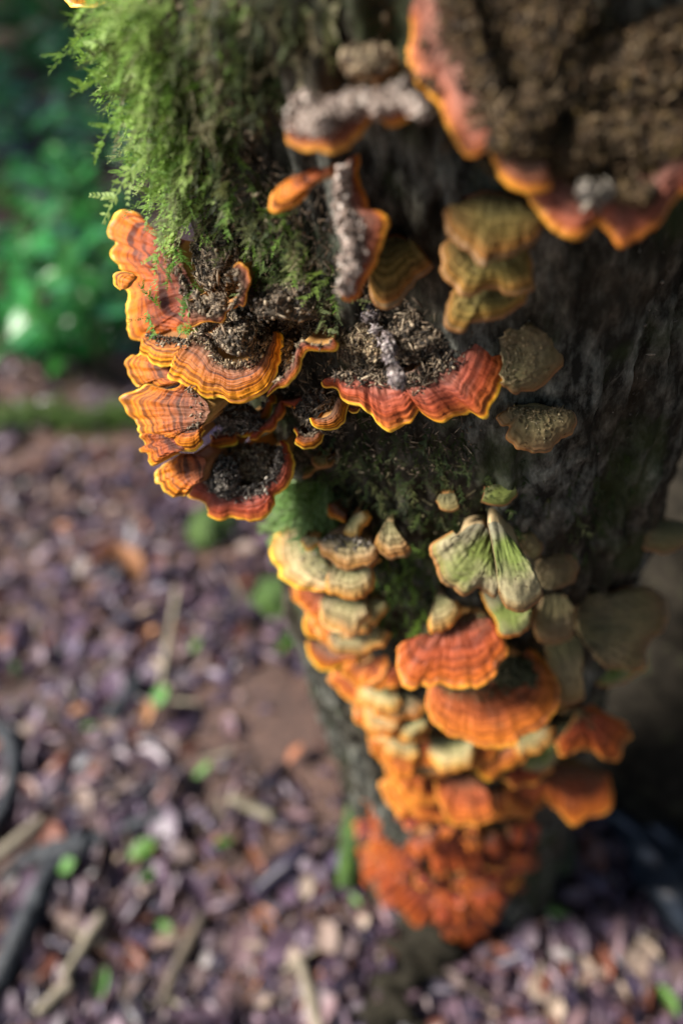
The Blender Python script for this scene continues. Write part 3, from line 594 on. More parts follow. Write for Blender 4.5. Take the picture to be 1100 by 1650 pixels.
bracket('q', [(590,190),(700,250),(780,290),(815,370),(760,430),(745,500),(700,500),(650,490),(600,450),(520,440),(430,480),(395,400)], [(425,240),(470,200),(510,185),(550,185)],
        'dark rust bracket with glowing orange tip jutting right', pal='cap_rust', mar='margin_orange', a=40, yaw=-25, out=0.02, deb=(0.5, 150, 0.004, 'green'))
bracket('q', [(110,640),(130,740),(200,810),(270,800),(320,700),(360,740),(420,790),(470,850),(520,860),(570,820),(680,790),(710,680),(690,580)], [(190,590),(290,550),(400,530),(520,530),(630,550)],
        'dark red wavy bracket under the one with a glowing tip', pal='cap_rust', mar='margin_orange', a=40, yaw=-15, out=0.02, deb=(0.5, 150, 0.004, 'green'))
bracket('q', [(200,530),(280,565),(360,540),(410,480),(395,350)], [(235,450),(300,390),(370,340)], 'pale olive bracket wedged under the larger round shelf', pal='cap_algae', mar='margin_brown', und='under_pale', a=48, yaw=-8, out=0.012)
bracket('x', [(1028,862),(1045,888),(1080,890),(1115,868)], [(1042,845),(1075,838),(1105,842)], 'blurred pale brown bracket at the far right edge of the trunk', pal='cap_fuzzy', mar='margin_brown', a=50, yaw=-50, out=0.008)
# --- mixed tier above the rosette
bracket('n', [(110,180),(95,260),(110,370),(150,410),(220,400),(300,400),(350,320)], [(160,105),(220,140),(280,190),(340,240)], 'creamy white capped bracket above the small orange buds', pal='cap_tan', mar='margin_orange', und='under_pale', a=45, yaw=12, out=0.02)
bracket('n', [(138,435),(150,510),(200,532),(252,510),(255,445)], [(160,400),(200,405),(245,410)], 'small bright orange bud-like bracket under the creamy white cap', pal='cap_rust', mar='margin_orange', a=45, yaw=10, out=0.02)
bracket('n', [(328,385),(350,440),(400,465),(450,420),(505,380),(515,290)], [(390,320),(450,300),(500,270)], 'cream bracket with orange shoulder right of the creamy white cap', pal='cap_tan', mar='margin_orange', und='under_pale', a=45, out=0.025)
bracket('n', [(232,555),(270,630),(320,690),(390,710),(440,640),(500,560),(515,490)], [(280,510),(380,480),(480,450)], 'orange and olive bracket below the cream orange-shouldered one', pal='cap_rust', mar='margin_orange', a=45, yaw=5, out=0.025, deb=(0.5, 80, 0.003, 'green'))
bracket('n', [(515,540),(560,620),(620,665),(680,650),(740,630),(790,630),(825,480)], [(540,430),(620,440),(700,450),(790,450)], 'pinkish grey bracket with orange lip under the larger round shelf', pal='cap_tan', mar='margin_orange', a=42, out=0.022)
bracket('x', [(758,1228),(772,1250),(790,1258),(804,1250),(810,1242),(822,1238),(838,1225),(852,1200)], [(772,1208),(800,1204),(835,1192)], 'yellow-green tipped bracket in the gap right of the pinkish grey one', pal='cap_rust', mar='margin_yellow', a=42, yaw=-5, out=0.018)
bracket('n', [(555,730),(570,830),(610,900),(650,980),(700,1010),(760,990),(830,1010),(880,1000),(930,960),(945,850),(915,790)], [(620,690),(680,675),(740,680),(800,700),(880,750)],
        'smooth purplish orange bracket, largest just above the red rosette', pal='cap_rust', mar='margin_orange', a=45, yaw=5, out=0.03, mw=0.14)
bracket('n', [(338,755),(370,810),(430,830),(485,795)], [(375,715),(430,710),(470,730)], 'small pink-orange bracket at the left top of the rosette', pal='cap_rust', mar='margin_orange', a=45, out=0.025, bulge=0.001)
# --- fillers
FILL = [('t',470,885,26,150),('t',500,905,30,120),('t',540,935,28,100),('t',575,905,26,80),('o',500,968,24,140),('o',520,1000,30,150),('t',560,1000,30,100),('t',590,1030,28,80),('o',545,1062,28,130),('o',590,1085,30,110),('o',560,1105,24,130),
        ('o',620,1090,26,90),('t',610,1125,28,110),('o',600,1160,26,130),('t',640,1140,30,90),('o',655,1175,28,100),('t',640,1200,28,120),('o',620,1210,24,140),('o',670,1215,30,90),('t',690,1235,26,90),('o',650,1245,28,130),('o',665,1275,30,120),
        ('o',700,1270,26,90),('o',640,1285,26,140),('o',760,1215,30,80),('t',735,1225,26,90),('o',820,1215,28,70),('o',690,1300,30,110),('t',860,1195,26,60),('o',850,1245,28,70),('o',840,1290,30,70),('o',800,1300,30,80)]
def fan_px(cx, cy, r, ang):
    rim, bs = fan0(cx, cy, r, ang); return rim, bs
def fan0(cx, cy, r, ang):
    a0 = math.radians(ang); rim = []
    for k in range(13):
        th_ = -2.0 + 4.0*k/12; rr = r*(1 + .10*math.sin(2.3*k + cx) + random.uniform(-.05, .05))
        dx, dy = math.cos(th_)*rr*.72, math.sin(th_)*rr*1.4
        rim.append((cx + dx*math.cos(a0) - dy*math.sin(a0), cy + dx*math.sin(a0) + dy*math.cos(a0)))
    bx, by = cx - math.cos(a0)*r*.9, cy - math.sin(a0)*r*.9
    tx, ty = -math.sin(a0)*r*.5, math.cos(a0)*r*.5
    return rim, [(bx-tx, by-ty), (bx, by), (bx+tx, by+ty)]
for k_, cx, cy, r_, an in FILL:
    rim, bs = fan0(cx, cy, r_, an); tan_ = k_ == 't'
    bracket('x', rim, bs, 'small cream-backed bracket squeezed into the lower column' if tan_ else 'small orange bracket squeezed into the lower column', pal='cap_tan' if tan_ else 'cap_rust', mar='margin_orange', und='under_pale' if tan_ else 'under',
            a=random.uniform(36, 52), yaw=(640-cx)*.08, out=.014+random.uniform(-.004, .004), nt_=18, ns=44, mw=.1, ruf=.002, th=.001, bulge=.0015, group='small cream-backed brackets of the lower column' if tan_ else 'small orange brackets of the lower column')
# --- rosette at the foot
def fan(cx, cy, r, ang, asp=1.0):
    """small fan-shaped lobe: rim half circle around (cx,cy), opening towards ang (deg, image)"""
    a0 = math.radians(ang)
    rim = []
    for k in range(11):
        th_ = -2.05 + 4.1*k/10
        rr = r*(1 + 0.16*math.sin(2.4*k + cx) + random.uniform(-.12, .12))
        dx, dy = math.cos(th_)*rr*asp, math.sin(th_)*rr
        rim.append((cx + dx*math.cos(a0) - dy*math.sin(a0), cy + dx*math.sin(a0) + dy*math.cos(a0)))
    bx, by = cx - math.cos(a0)*r*0.7, cy - math.sin(a0)*r*0.7
    tx, ty = -math.sin(a0)*r*0.55, math.cos(a0)*r*0.55
    return rim, [(bx-tx, by-ty), (bx, by), (bx+tx, by+ty)]
ROS = [(165,90,48,200),(110,190,50,180),(175,275,58,170),(115,340,50,170),(130,440,52,150),(230,270,62,120),(370,110,55,180),(435,140,50,90),(420,270,92,100),(490,220,55,90),(590,250,55,90),(700,255,52,80),(800,260,56,70),(905,285,62,60),(1010,215,58,20),(1005,375,56,30),(915,485,66,60),(830,350,62,80),(705,385,66,90),(640,365,54,120),(760,560,112,75),(765,730,66,60),(600,855,76,90),(565,760,64,100),(430,820,52,100),(340,780,52,110),(290,655,66,140),(230,545,60,150),(335,565,64,120),(285,450,56,140),(690,675,56,80),(480,690,60,100),(395,645,54,120),(650,770,58,80),(560,630,60,90),(870,420,56,60),(640,480,60,95),(520,360,52,100),(330,360,56,140),(960,330,50,40),(180,370,50,160),(500,500,62,95),(455,580,60,110),(590,560,58,85),(420,470,56,120),(520,430,50,100),(700,480,70,80),(820,440,56,70)]
for cx, cy, r_, an in ((300,250,190,190),(560,260,200,90),(820,300,190,40),(420,520,190,130),(700,520,200,60),(600,700,170,90),(240,400,150,160),(900,320,150,20)):
    rim, bs = fan(cx, cy, r_, an, .95)
    bracket('s', rim, bs, 'broad dark red fold at the heart of the rosette at the trunk foot', pal='cap_rosette', mar='margin_rust', a=random.uniform(66, 76), yaw=(560-cx)*.05, out=.004,
            nt_=16, ns=70, mw=.1, ruf=.003, th=.002, group='inner folds of the foot rosette', bulge=.004)
ROS = ROS + [(cx+random.gauss(0, 34), cy+random.gauss(0, 34), r_*.62, an+random.gauss(0, 40)) for cx, cy, r_, an in ROS[:41]]
for i, (cx, cy, r_, an) in enumerate(ROS):
    rim, bs = fan(cx, cy, r_*random.choice([.75, .9, 1.1, 1.35])*random.uniform(.9, 1.1), an+random.gauss(0, 25), random.uniform(.7, 1.1))
    bow = 0.055 - 0.00005*((cx-560)**2/2000.0 + 0*cy)
    bracket('s', rim, bs, 'small red-orange lobe in the dense rosette at the foot of the trunk', pal=random.choice(['cap_rosette', 'cap_rosette', 'cap_rosette', 'cap_rust']), mar=random.choice(['margin_rust', 'margin_rust', 'margin_orange']), a=random.uniform(20, 60), yaw=(560-cx)*0.05+random.uniform(-8, 8),
            out=max(0.015, 0.042-abs(cx-560)*0.00004) + random.uniform(-.02, .026), nt_=14, ns=34, mw=0.12, ruf=0.005, th=0.0018, group='rosette lobes at the foot of the trunk', bulge=random.uniform(-0.002, 0.006))

# ------------------------------------------------------------------ debris
PAL = {'brown': [(.13,.095,.065),(.24,.17,.11),(.04,.032,.026),(.36,.28,.19),(.08,.06,.04)],
       'straw': [(.36,.27,.16),(.24,.16,.09),(.07,.05,.035),(.16,.11,.07),(.44,.34,.21)],
       'grey': [(.22,.19,.16),(.40,.35,.28),(.05,.045,.04),(.12,.10,.085),(.09,.075,.06)],
       'white': [(.52,.42,.36),(.40,.30,.25),(.26,.19,.15),(.60,.51,.44),(.12,.085,.065),(.34,.26,.22)],
       'near': [(.075,.042,.018),(.045,.026,.012),(.12,.075,.033),(.022,.015,.009),(.085,.053,.015),(.15,.105,.06)],  # browns darkened, so shade on the near mound sits in its colour
       'crust': [(.36,.30,.30),(.26,.21,.21),(.17,.13,.12),(.45,.39,.36),(.08,.06,.05)],
       'fuzz': [(.26,.19,.10),(.18,.13,.06),(.32,.25,.14),(.12,.10,.05)],
       'green': [(.10,.10,.04),(.15,.13,.06),(.05,.05,.02),(.08,.09,.03),(.2,.17,.09)]}
SH_V = np.array([(-.5,-.25,-.12),(-.5,.25,-.12),(-.42,0,.2),(.1,-.5,-.15),(.1,.5,-.1),(.05,0,.5),(.5,0.05,0.0)], float)
SH_F = np.array([(0,2,1),(0,3,5),(0,5,2),(1,2,5),(1,5,4),(0,1,4),(0,4,3),(3,6,5),(5,6,4),(3,4,6)])
th_ = (1+5**.5)/2
IC_V = norm(np.array([(-1,th_,0),(1,th_,0),(-1,-th_,0),(1,-th_,0),(0,-1,th_),(0,1,th_),(0,-1,-th_),(0,1,-th_),(th_,0,-1),(th_,0,1),(-th_,0,-1),(-th_,0,1)], float))*0.5*rng.uniform(.75, 1.2, (12, 1))
IC_F = np.array([(0,11,5),(0,5,1),(0,1,7),(0,7,10),(0,10,11),(1,5,9),(5,11,4),(11,10,2),(10,7,6),(7,1,8),(3,9,4),(3,4,2),(3,2,6),(3,6,8),(3,8,9),(4,9,5),(2,4,11),(6,2,10),(8,6,7),(9,8,1)])
DEB = {k: [] for k in PAL}
def add_chips(pos, nrm, pal, frac=0.62, size=1.0):
    n = len(pos); pc = np.array(PAL[pal])
    C = pc[rng.integers(0, len(pc), n)] * rng.uniform(.7, 1.3, (n, 1))
    sh = rng.random(n) < frac
    d = rand_dirs(n); d = d - nrm*np.sum(d*nrm, 1, keepdims=True)*0.85
    R = frames(d, nrm + 0.5*rand_dirs(n))
    k = int(sh.sum())
    if k:
        ln = np.minimum(rng.lognormal(-5.95, .5, k), .007)*size; wd = ln*rng.uniform(.08, .24, k)
        DEB[pal].append(scatter(SH_V, SH_F, R[sh], np.stack([ln, wd, wd*.6], 1), pos[sh], C[sh]))
    if n-k:
        g = np.minimum(rng.lognormal(-6.95, .5, n-k), .0019)*size
        DEB[pal].append(scatter(IC_V, IC_F, R[~sh], np.stack([g*1.3, g, g*.8], 1), pos[~sh], C[~sh]))
for pos, nrm, pal in CHIPJOBS:
    add_chips(pos, nrm, pal, frac=0.25 if pal == 'white' else 0.6, size=1.1 if pal == 'near' else (.6 if pal == 'fuzz' else 1.0))
def blob(res=26):
    u = np.linspace(0, math.pi, res); v = np.linspace(0, 2*math.pi, res*2, endpoint=False)
    U, W = np.meshgrid(u, v, indexing='ij')
    P = np.stack([np.sin(U)*np.cos(W), np.sin(U)*np.sin(W), np.cos(U)], -1).reshape(-1, 3)
    idx = np.arange(res*res*2).reshape(res, res*2); nx = np.roll(idx, -1, 1)
    return P, np.stack([idx[:-1], idx[1:], nx[1:], nx[:-1]], -1).reshape(-1, 4)
BL_V, BL_F = blob()
def mound(px, py, rx, ry, depth=None, out=0.0, rz=0.01, pal='brown', n=500, rot=0.0, seed=1, core=True, size=1.0, frac=0.6):
    dep = depth if depth is not None else trunk_hit(px, py) - out
    c = at(px, py, dep); k = dep/FPX
    ca, sa = math.cos(math.radians(rot)), math.sin(math.radians(rot))
    ex = (AX_X*ca - AX_Y*sa)*rx*k; ey = (AX_X*sa + AX_Y*ca)*ry*k; ez = -norm(ray(px, py))*rz
    f = 1 + 0.2*n2(BL_V[:, 0]*3+9, BL_V[:, 1]*3+BL_V[:, 2]*2+9, seed) + 0.2*n2(BL_V[:, 0]*8+9, BL_V[:, 1]*8+BL_V[:, 2]*5+9, seed+1)
    P = BL_V*f[:, None]
    V = c + P[:, :1]*ex + P[:, 1:2]*ey + P[:, 2:]*ez
    pc = np.array(PAL[pal])
    if core:
        tri = np.concatenate([BL_F[:, [0, 1, 2]], BL_F[:, [0, 2, 3]]])
        DEB[pal].append((V, tri, np.repeat(pc.mean(0)[None]*0.6, len(V), 0)*rng.uniform(.5, 1.3, (len(V), 1))))
    n = int(n*1.7); d = rand_dirs(n); d[:, 2] = np.abs(d[:, 2])
    f = 1 + 0.2*n2(d[:, 0]*3+9, d[:, 1]*3+d[:, 2]*2+9, seed) + 0.2*n2(d[:, 0]*8+9, d[:, 1]*8+d[:, 2]*5+9, seed+1)
    q = d*(f*rng.uniform(.93, 1.12, n))[:, None]
    nr = norm(d[:, :1]*norm(ex) + d[:, 1:2]*norm(ey) + d[:, 2:]*norm(ez))
    add_chips(c + q[:, :1]*ex + q[:, 1:2]*ey + q[:, 2:]*ez, nr, pal, min(frac+.1, .8), size)
def ridge(p0, p1, w, n, pal, d0, d1, cnt, frac=.4, k=9):
    cnt = int(cnt*1.3); r_ = random.Random(int(p0[0]*7+p0[1])); L = []
    for i in range(k):
        q = (i+.5)/k + r_.uniform(-.05, .05)
        L.append(dict(px=p0[0]*(1-q)+p1[0]*q+r_.gauss(0, w*.45), py=p0[1]*(1-q)+p1[1]*q+r_.gauss(0, w*.5), rx=w*r_.uniform(.3, 1.15), ry=w*r_.uniform(.25, 1.0), depth=d0*(1-q)+d1*q, rz=w*d0/FPX*r_.uniform(.4, .9), pal=pal, n=cnt//k, rot=r_.uniform(0, 90), frac=frac))
    return L
for i, a_ in enumerate([
    dict(px=352, py=415, rx=38, ry=56, out=.018, rz=.008, pal='brown', n=2000, rot=-10),
    dict(px=368, py=470, rx=12, ry=30, out=.020, rz=.010, pal='brown', n=500),
    dict(px=385, py=545, rx=30, ry=26, out=.05, rz=.010, pal='brown', n=400),
    dict(px=378, py=668, rx=46, ry=22, out=.066, rz=.011, pal='grey', n=1100, rot=22),
    dict(px=412, py=745, rx=54, ry=30, out=.086, rz=.009, pal='straw', n=1600, rot=8),
    dict(px=362, py=765, rx=24, ry=32, out=.090, rz=.010, pal='grey', n=500, rot=8),
    dict(px=470, py=480, rx=60, ry=34, out=.008, rz=.010, pal='brown', n=700),
    dict(px=600, py=552, rx=50, ry=40, out=.004, rz=.007, pal='straw', n=1700, rot=-25),
    dict(px=672, py=540, rx=42, ry=38, out=.002, rz=.007, pal='brown', n=1500),
    dict(px=520, py=660, rx=40, ry=34, out=.010, rz=.008, pal='brown', n=500),
    dict(px=590, py=100, rx=38, ry=26, depth=.205, rz=.008, pal='straw', n=350, size=1.2),
    dict(px=555, py=270, rx=16, ry=24, depth=.246, rz=.006, pal='near', n=150),
    dict(px=960, py=120, rx=240, ry=140, depth=.212, rz=.012, pal='near', n=5200, rot=-14, size=1.05),
    dict(px=1010, py=225, rx=120, ry=48, depth=.206, rz=.008, pal='near', n=2600, size=1.05),
    dict(px=925, py=235, rx=60, ry=40, depth=.202, rz=.007, pal='near', n=1400, size=1.05),
    dict(px=960, py=310, rx=26, ry=16, depth=.200, rz=.004, pal='grey', n=160, size=1.4),
    dict(px=1030, py=310, rx=30, ry=16, depth=.199, rz=.004, pal='near', n=160, size=1.4),
    dict(px=820, py=70, rx=130, ry=120, depth=.203, rz=.008, pal='near', n=3400, size=1.05),
    dict(px=840, py=200, rx=50, ry=50, depth=.196, rz=.008, pal='near', n=1000, size=1.05),
    dict(px=500, py=15, rx=55, ry=30, depth=.225, rz=.010, pal='straw', n=350, size=1.3),
    dict(px=830, py=1085, rx=44, ry=26, out=.030, rz=.010, pal='green', n=500, rot=20),
    dict(px=735, py=1010, rx=40, ry=18, out=.016, rz=.008, pal='green', n=250),
    dict(px=925, py=1165, rx=38, ry=24, out=.020, rz=.008, pal='green', n=250),
    dict(px=890, py=1265, rx=50, ry=22, out=.020, rz=.008, pal='green', n=250),
    dict(px=555, py=890, rx=34, ry=20, out=.032, rz=.006, pal='green', n=200),
] + ridge((318,478), (362,492), 12, 10, 'brown', .284, .281, 500, .7, k=7) + ridge((318,528), (352,536), 11, 10, 'brown', .300, .300, 260, .7, k=4) + ridge((372,540), (455,562), 26, 10, 'straw', .312, .300, 1500, .7, k=9) + ridge((385,520), (450,530), 20, 10, 'brown', .316, .306, 700, .7, k=6) + ridge((462,512), (535,535), 20, 10, 'straw', .305, .300, 800, .7, k=7) + ridge((592,490), (652,628), 13, 12, 'crust', .282, .262, 900, k=11) + ridge((478,205), (560,168), 19, 10, 'white', .200, .197, 800, .3) + ridge((560,165), (690,168), 13, 10, 'white', .197, .190, 800, .3, k=12)
   + ridge((552,300), (572,440), 12, 10, 'white', .232, .230, 900, .25, k=12)): mound(seed=300+i*3, **a_)
# loose bits on the bark
def in_poly(p, poly):
    c = False; j = len(poly)-1
    for i in range(len(poly)):
        xi, yi = poly[i]; xj, yj = poly[j]
        if (yi > p[1]) != (yj > p[1]) and p[0] < (xj-xi)*(p[1]-yi)/(yj-yi)+xi: c = not c
        j = i
    return c
def sample_poly(poly, n):
    P = np.array(poly, float); lo, hi = P.min(0), P.max(0); out = []
    while len(out) < n:
        q = rng.uniform(lo, hi)
        if in_poly(q, poly): out.append(q)
    return np.array(out)
def on_trunk(px, py, lift=0.0):
    for k in range(60):
        d = ray(px, py)
        p = at(px, py, trunk_hit(px, py)); n, sdv = trunk_out(p)
        if sdv < 0.0005: break
        px += 4 if px < 650 else -4
    return p + n*lift, n
for poly, cnt, pal, sz in (([(420,380),(560,470),(720,480),(800,620),(760,760),(480,760),(440,560)], 1500, 'brown', 1.0),
                           ([(430,250),(560,300),(600,480),(420,460),(360,380)], 1100, 'brown', 1.0),
                           ([(460,740),(820,720),(900,980),(600,1000),(480,820)], 700, 'green', 1.0),
                           ([(820,400),(1080,380),(1060,740),(900,900),(800,720)], 350, 'grey', .8),
                           ([(300,-20),(640,-20),(640,120),(440,220),(300,120)], 600, 'near', 1.2), ([(230,-20),(420,-20),(420,300),(380,380),(290,320)], 1800, 'brown', 1.3),
                           ([(470,600),(560,560),(560,720),(470,740)], 250, 'straw', .9)):
    pp = [on_trunk(x, y, rng.uniform(0.001, 0.006)) for x, y in sample_poly(poly, cnt)]
    add_chips(np.array([p[0] for p in pp]), np.array([p[1] for p in pp]), pal, 0.7, sz)
DLAB = {'brown': 'dark brown soil crumbs and wood chips caught among the orange brackets',
        'straw': 'straw-coloured shredded wood fibres heaped behind the fan brackets',
        'grey': 'grey wood crumbs heaped in the ruffled bracket',
        'white': 'whitish crumbly crust on the tattered upper brackets and central shell',
        'near': 'mound of olive brown debris on the big near shelf',
        'crust': 'mauve-grey crusty ridge running down into the central shell',
        'fuzz': 'fine brown fibres matting the fuzzy tan brackets',
        'green': 'green-stained crumbs on the bark and the lower shelves'}
def join(parts):
    V, F, C, o = [], [], [], 0
    for v, f, c in parts:
        V.append(v); F.append(f+o); C.append(c); o += len(v)
    return np.concatenate(V), np.concatenate(F), np.concatenate(C)
for k, parts in DEB.items():
    V, F, C = join(parts)
    tag(new_obj('wood_debris', np_mesh('wood_debris', V, F, MATS['chips'], C, smooth=False)), DLAB[k], 'debris', kind='stuff')

# ------------------------------------------------------------------ moss
def strand(curv, nl=15, ll=0.085, seed=0, side=0):
    r_ = np.random.default_rng(seed)
    n = 9; s = np.linspace(0, 1, n)
    ctr = np.stack([s - curv*curv*0.3*s**2, 0.06*np.sin(s*4+seed), -curv*s**2], -1)
    V, F = [], []
    w_ = 0.011*(1-s*0.7)
    for i in range(n): V += [ctr[i]+(0, w_[i], 0), ctr[i]-(0, w_[i], 0)]
    for i in range(n-1): F += [(2*i, 2*i+1, 2*i+3), (2*i, 2*i+3, 2*i+2)]
    for j in range(nl):
        for sg in (-1, 1):
            q = 0.06 + 0.92*(j+0.5*(sg > 0))/nl
            p = np.array([np.interp(q, s, ctr[:, k]) for k in range(3)])
            L = ll*(1.15-0.6*q)*r_.uniform(.7, 1.25)
            d = np.array([0.75, sg*0.75, r_.uniform(-.35, .45)]); d /= np.linalg.norm(d)
            wv = np.array([0.75, -sg*0.5, 0.2])*L*0.24
            b0 = len(V); V += [p, p+d*L*.5+wv, p+d*L, p+d*L*.5-wv]
            F += [(b0, b0+1, b0+2), (b0, b0+2, b0+3)]
    if side:
        for j in range(side):
            q = 0.25 + 0.5*j/max(side-1, 1); sg = 1 if j % 2 else -1
            p = np.array([np.interp(q, s, ctr[:, k]) for k in range(3)])
            d = np.array([0.7, sg*0.7, -0.1]); L = 0.3
            for m_ in range(6):
                pp = p + d*L*m_/6
                for s2 in (-1, 1):
                    e = np.array([0.7 - 0.5*sg*s2*0.7, sg*0.7 + s2*0.5, r_.uniform(-.3, .4)]); e /= np.linalg.norm(e)
                    l2 = ll*0.75*(1-m_/9); wv = np.cross(e, (0, 0, 1))*l2*0.25
                    b0 = len(V); V += [pp, pp+e*l2*.5+wv, pp+e*l2, pp+e*l2*.5-wv]
                    F += [(b0, b0+1, b0+2), (b0, b0+2, b0+3)]
    return np.array(V), np.array(F)
STR = [strand(0.35, 12, .12, 1, 3), strand(0.6, 11, .12, 2, 4), strand(0.15, 13, .11, 3, 3), strand(0.8, 12, .11, 4, 2), strand(0.45, 10, .14, 5, 5)]
def moss(px_list, length, col, down=0.8, outw=0.6, jit=0.5, lift=(0, .004), roots=None, nrm=None, left=0.0):
    parts = []
    n = len(px_list) if roots is None else len(roots)
    if roots is None:
        rr = [on_trunk(x, y, rng.uniform(*lift)) for x, y in px_list]
        roots = np.array([r[0] for r in rr]); nrm = np.array([r[1] for r in rr])
    d = norm(nrm*outw + np.array([0, 0, -1.0])*down*rng.uniform(.2, 1.2, (n, 1)) + rng.normal(size=(n, 3))*jit*0.5 - T_SIDE*left)
    R = frames(d, nrm*0.6 + np.array([0, 0, 1.0]) + 0.5*rand_dirs(n))
    pc = np.array(col); C = pc[rng.integers(0, len(pc), n)]*rng.uniform(.65, 1.35, (n, 1))
    which = rng.integers(0, len(STR), n)
    L = length*rng.lognormal(0, .3, n)
    for k, (tv, tf) in enumerate(STR):
        s_ = which == k
        if s_.any(): parts.append(scatter(tv, tf, R[s_], np.repeat(L[s_, None], 3, 1), roots[s_], C[s_]))
    return join(parts)
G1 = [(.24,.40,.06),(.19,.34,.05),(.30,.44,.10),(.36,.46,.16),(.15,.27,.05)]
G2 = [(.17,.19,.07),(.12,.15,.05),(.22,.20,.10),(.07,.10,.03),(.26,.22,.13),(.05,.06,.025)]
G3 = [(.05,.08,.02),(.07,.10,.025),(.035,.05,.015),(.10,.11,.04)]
parts = []
parts.append(moss(sample_poly([(185,-30),(300,-30),(330,150),(365,290),(345,345),(300,325),(268,270),(240,190)], 430), .019, G1+G1+G2[:2], down=.5, outw=.9, jit=.95, lift=(0, .012), left=.3))
parts.append(moss(sample_poly([(250,-30),(430,-30),(410,150),(400,280),(385,340),(340,345),(300,200)], 230), .016, G2+G2+G1, down=.7, outw=.6, jit=1.0, lift=(0, .010)))
parts.append(moss(sample_poly([(400,-60),(560,-60),(540,30),(450,110),(420,200)], 120), .015, G2, down=.8, outw=.5, jit=1.0, lift=(0, .006)))
parts.append(moss(sample_poly([(380,300),(430,300),(560,430),(560,480),(470,470),(420,430),(390,390)], 150), .014, G1[:3]+G2, down=.8, outw=.5, jit=1.0))
o1 = tag(new_obj('moss', np_mesh('moss', *join(parts)[:2], MATS['moss'], join(parts)[2])), 'feathery green moss draped over the upper left flank of the trunk', 'moss', kind='stuff')
V, F, C = moss(sample_poly([(462,770),(530,765),(560,830),(520,860),(470,850)], 700), .012, [(.20,.32,.10),(.14,.26,.06),(.24,.34,.14)], down=.6, outw=.9, lift=(0, .008), left=.3)
tag(new_obj('moss', np_mesh('moss', V, F, MATS['moss'], C)), 'tuft of pale green moss above the cream yellow-edged bracket', 'moss', kind='stuff')
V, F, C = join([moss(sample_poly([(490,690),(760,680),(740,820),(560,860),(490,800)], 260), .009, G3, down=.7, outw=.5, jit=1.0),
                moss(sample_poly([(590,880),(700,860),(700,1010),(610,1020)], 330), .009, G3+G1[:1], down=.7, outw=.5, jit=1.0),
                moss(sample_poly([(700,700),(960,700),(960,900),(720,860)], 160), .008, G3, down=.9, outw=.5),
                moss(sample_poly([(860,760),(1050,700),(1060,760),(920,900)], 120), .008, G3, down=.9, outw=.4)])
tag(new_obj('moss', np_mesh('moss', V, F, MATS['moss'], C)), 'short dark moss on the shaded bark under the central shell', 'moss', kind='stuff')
# sprigs lying on the ear-lobed bracket
def sprig_roots(pts, lift_d): return np.array([at(x, y, trunk_hit(x, y) - lift_d) for x, y in pts])
sp = [(264,402),(272,396),(250,412),(288,392),(296,410),(282,418),(318,430),(330,424),(322,445),(312,460),(300,480),(306,500),(296,520),(302,530),(290,540),(286,528),(250,510),(256,498),(240,500),(310,545),(298,515),(345,480),(355,470),(335,455)]
rts = sprig_roots(sp, .040); V, F, C = moss(None, .013, [(.10,.26,.03),(.14,.30,.05)], down=.5, outw=.3, jit=1.0, roots=rts, nrm=np.repeat(-norm(AX_F)[None], len(rts), 0))
tag(new_obj('moss', np_mesh('moss', V, F, MATS['moss'], C)), 'bright green moss sprigs lying on the ear-lobed bracket', 'moss', kind='stuff')

# ------------------------------------------------------------------ forest floor
def tube_np(pts, rad, seg=10, lump=0.0, seed=0, n=None):
    P = resample(pts, n or max(12, len(pts)*8)); m_ = len(P)
    rr = np.interp(np.linspace(0, 1, m_), np.linspace(0, 1, len(rad)), rad)
    tg = norm(np.gradient(P, axis=0)); a_ = norm(np.cross(tg, np.array([0.13, 0.2, 1.0]))); b_ = np.cross(tg, a_)
    th = np.linspace(0, 2*math.pi, seg, endpoint=False)
    A, B = np.meshgrid(np.arange(m_), th, indexing='ij')
    f = rr[:, None]*(1 + lump*n2(A*0.6+5, B*1.3+7, 900+seed) + lump*.6*n2(A*1.7+5, B*3.1+7, 901+seed))
    V = P[:, None] + f[..., None]*(np.cos(B)[..., None]*a_[:, None] + np.sin(B)[..., None]*b_[:, None])
    idx = np.arange(m_*seg).reshape(m_, seg); nx = np.roll(idx, -1, 1)
    F = np.stack([idx[:-1], idx[1:], nx[1:], nx[:-1]], -1).reshape(-1, 4)
    V = np.concatenate([V.reshape(-1, 3), P[:1], P[-1:]]); c0, c1 = m_*seg, m_*seg+1
    caps = np.concatenate([np.stack([np.full(seg, c0), idx[0], nx[0], nx[0]], -1), np.stack([np.full(seg, c1), nx[-1], idx[-1], idx[-1]], -1)])
    T_ = np.concatenate([F[:, [0, 1, 2]], F[:, [0, 2, 3]], caps[:, :3]])
    return V, T_
def leaf_tpl(nx_=6, curl=0.25, bend=0.2, ser=0.0, w=0.28, seed=0):
    r_ = np.random.default_rng(seed); V, F = [], []
    for i in range(nx_+1):
        s = i/nx_; ww = w*math.sin(math.pi*min(1, s*0.97+0.02))**0.75*(1+r_.uniform(-ser, ser))
        z = bend*math.sin(s*2.6+seed) + r_.uniform(-.015, .015)
        for q in (-1, -.5, 0, .5, 1):
            V.append((s-0.5, q*ww, z*0.4 + curl*ww*abs(q)**1.6 + (0 if q else -0.012)))
    for i in range(nx_):
        for j in range(4):
            a_ = i*5+j; F += [(a_, a_+5, a_+6), (a_, a_+6, a_+1)]
    return np.array(V), np.array(F)
LEAF = [leaf_tpl(6, .35, .3, .12, .26, 1), leaf_tpl(6, -.5, .2, .15, .22, 2), leaf_tpl(6, .8, .4, .1, .2, 3), leaf_tpl(6, .15, -.3, .08, .32, 4), leaf_tpl(5, .6, .2, .2, .24, 5)]
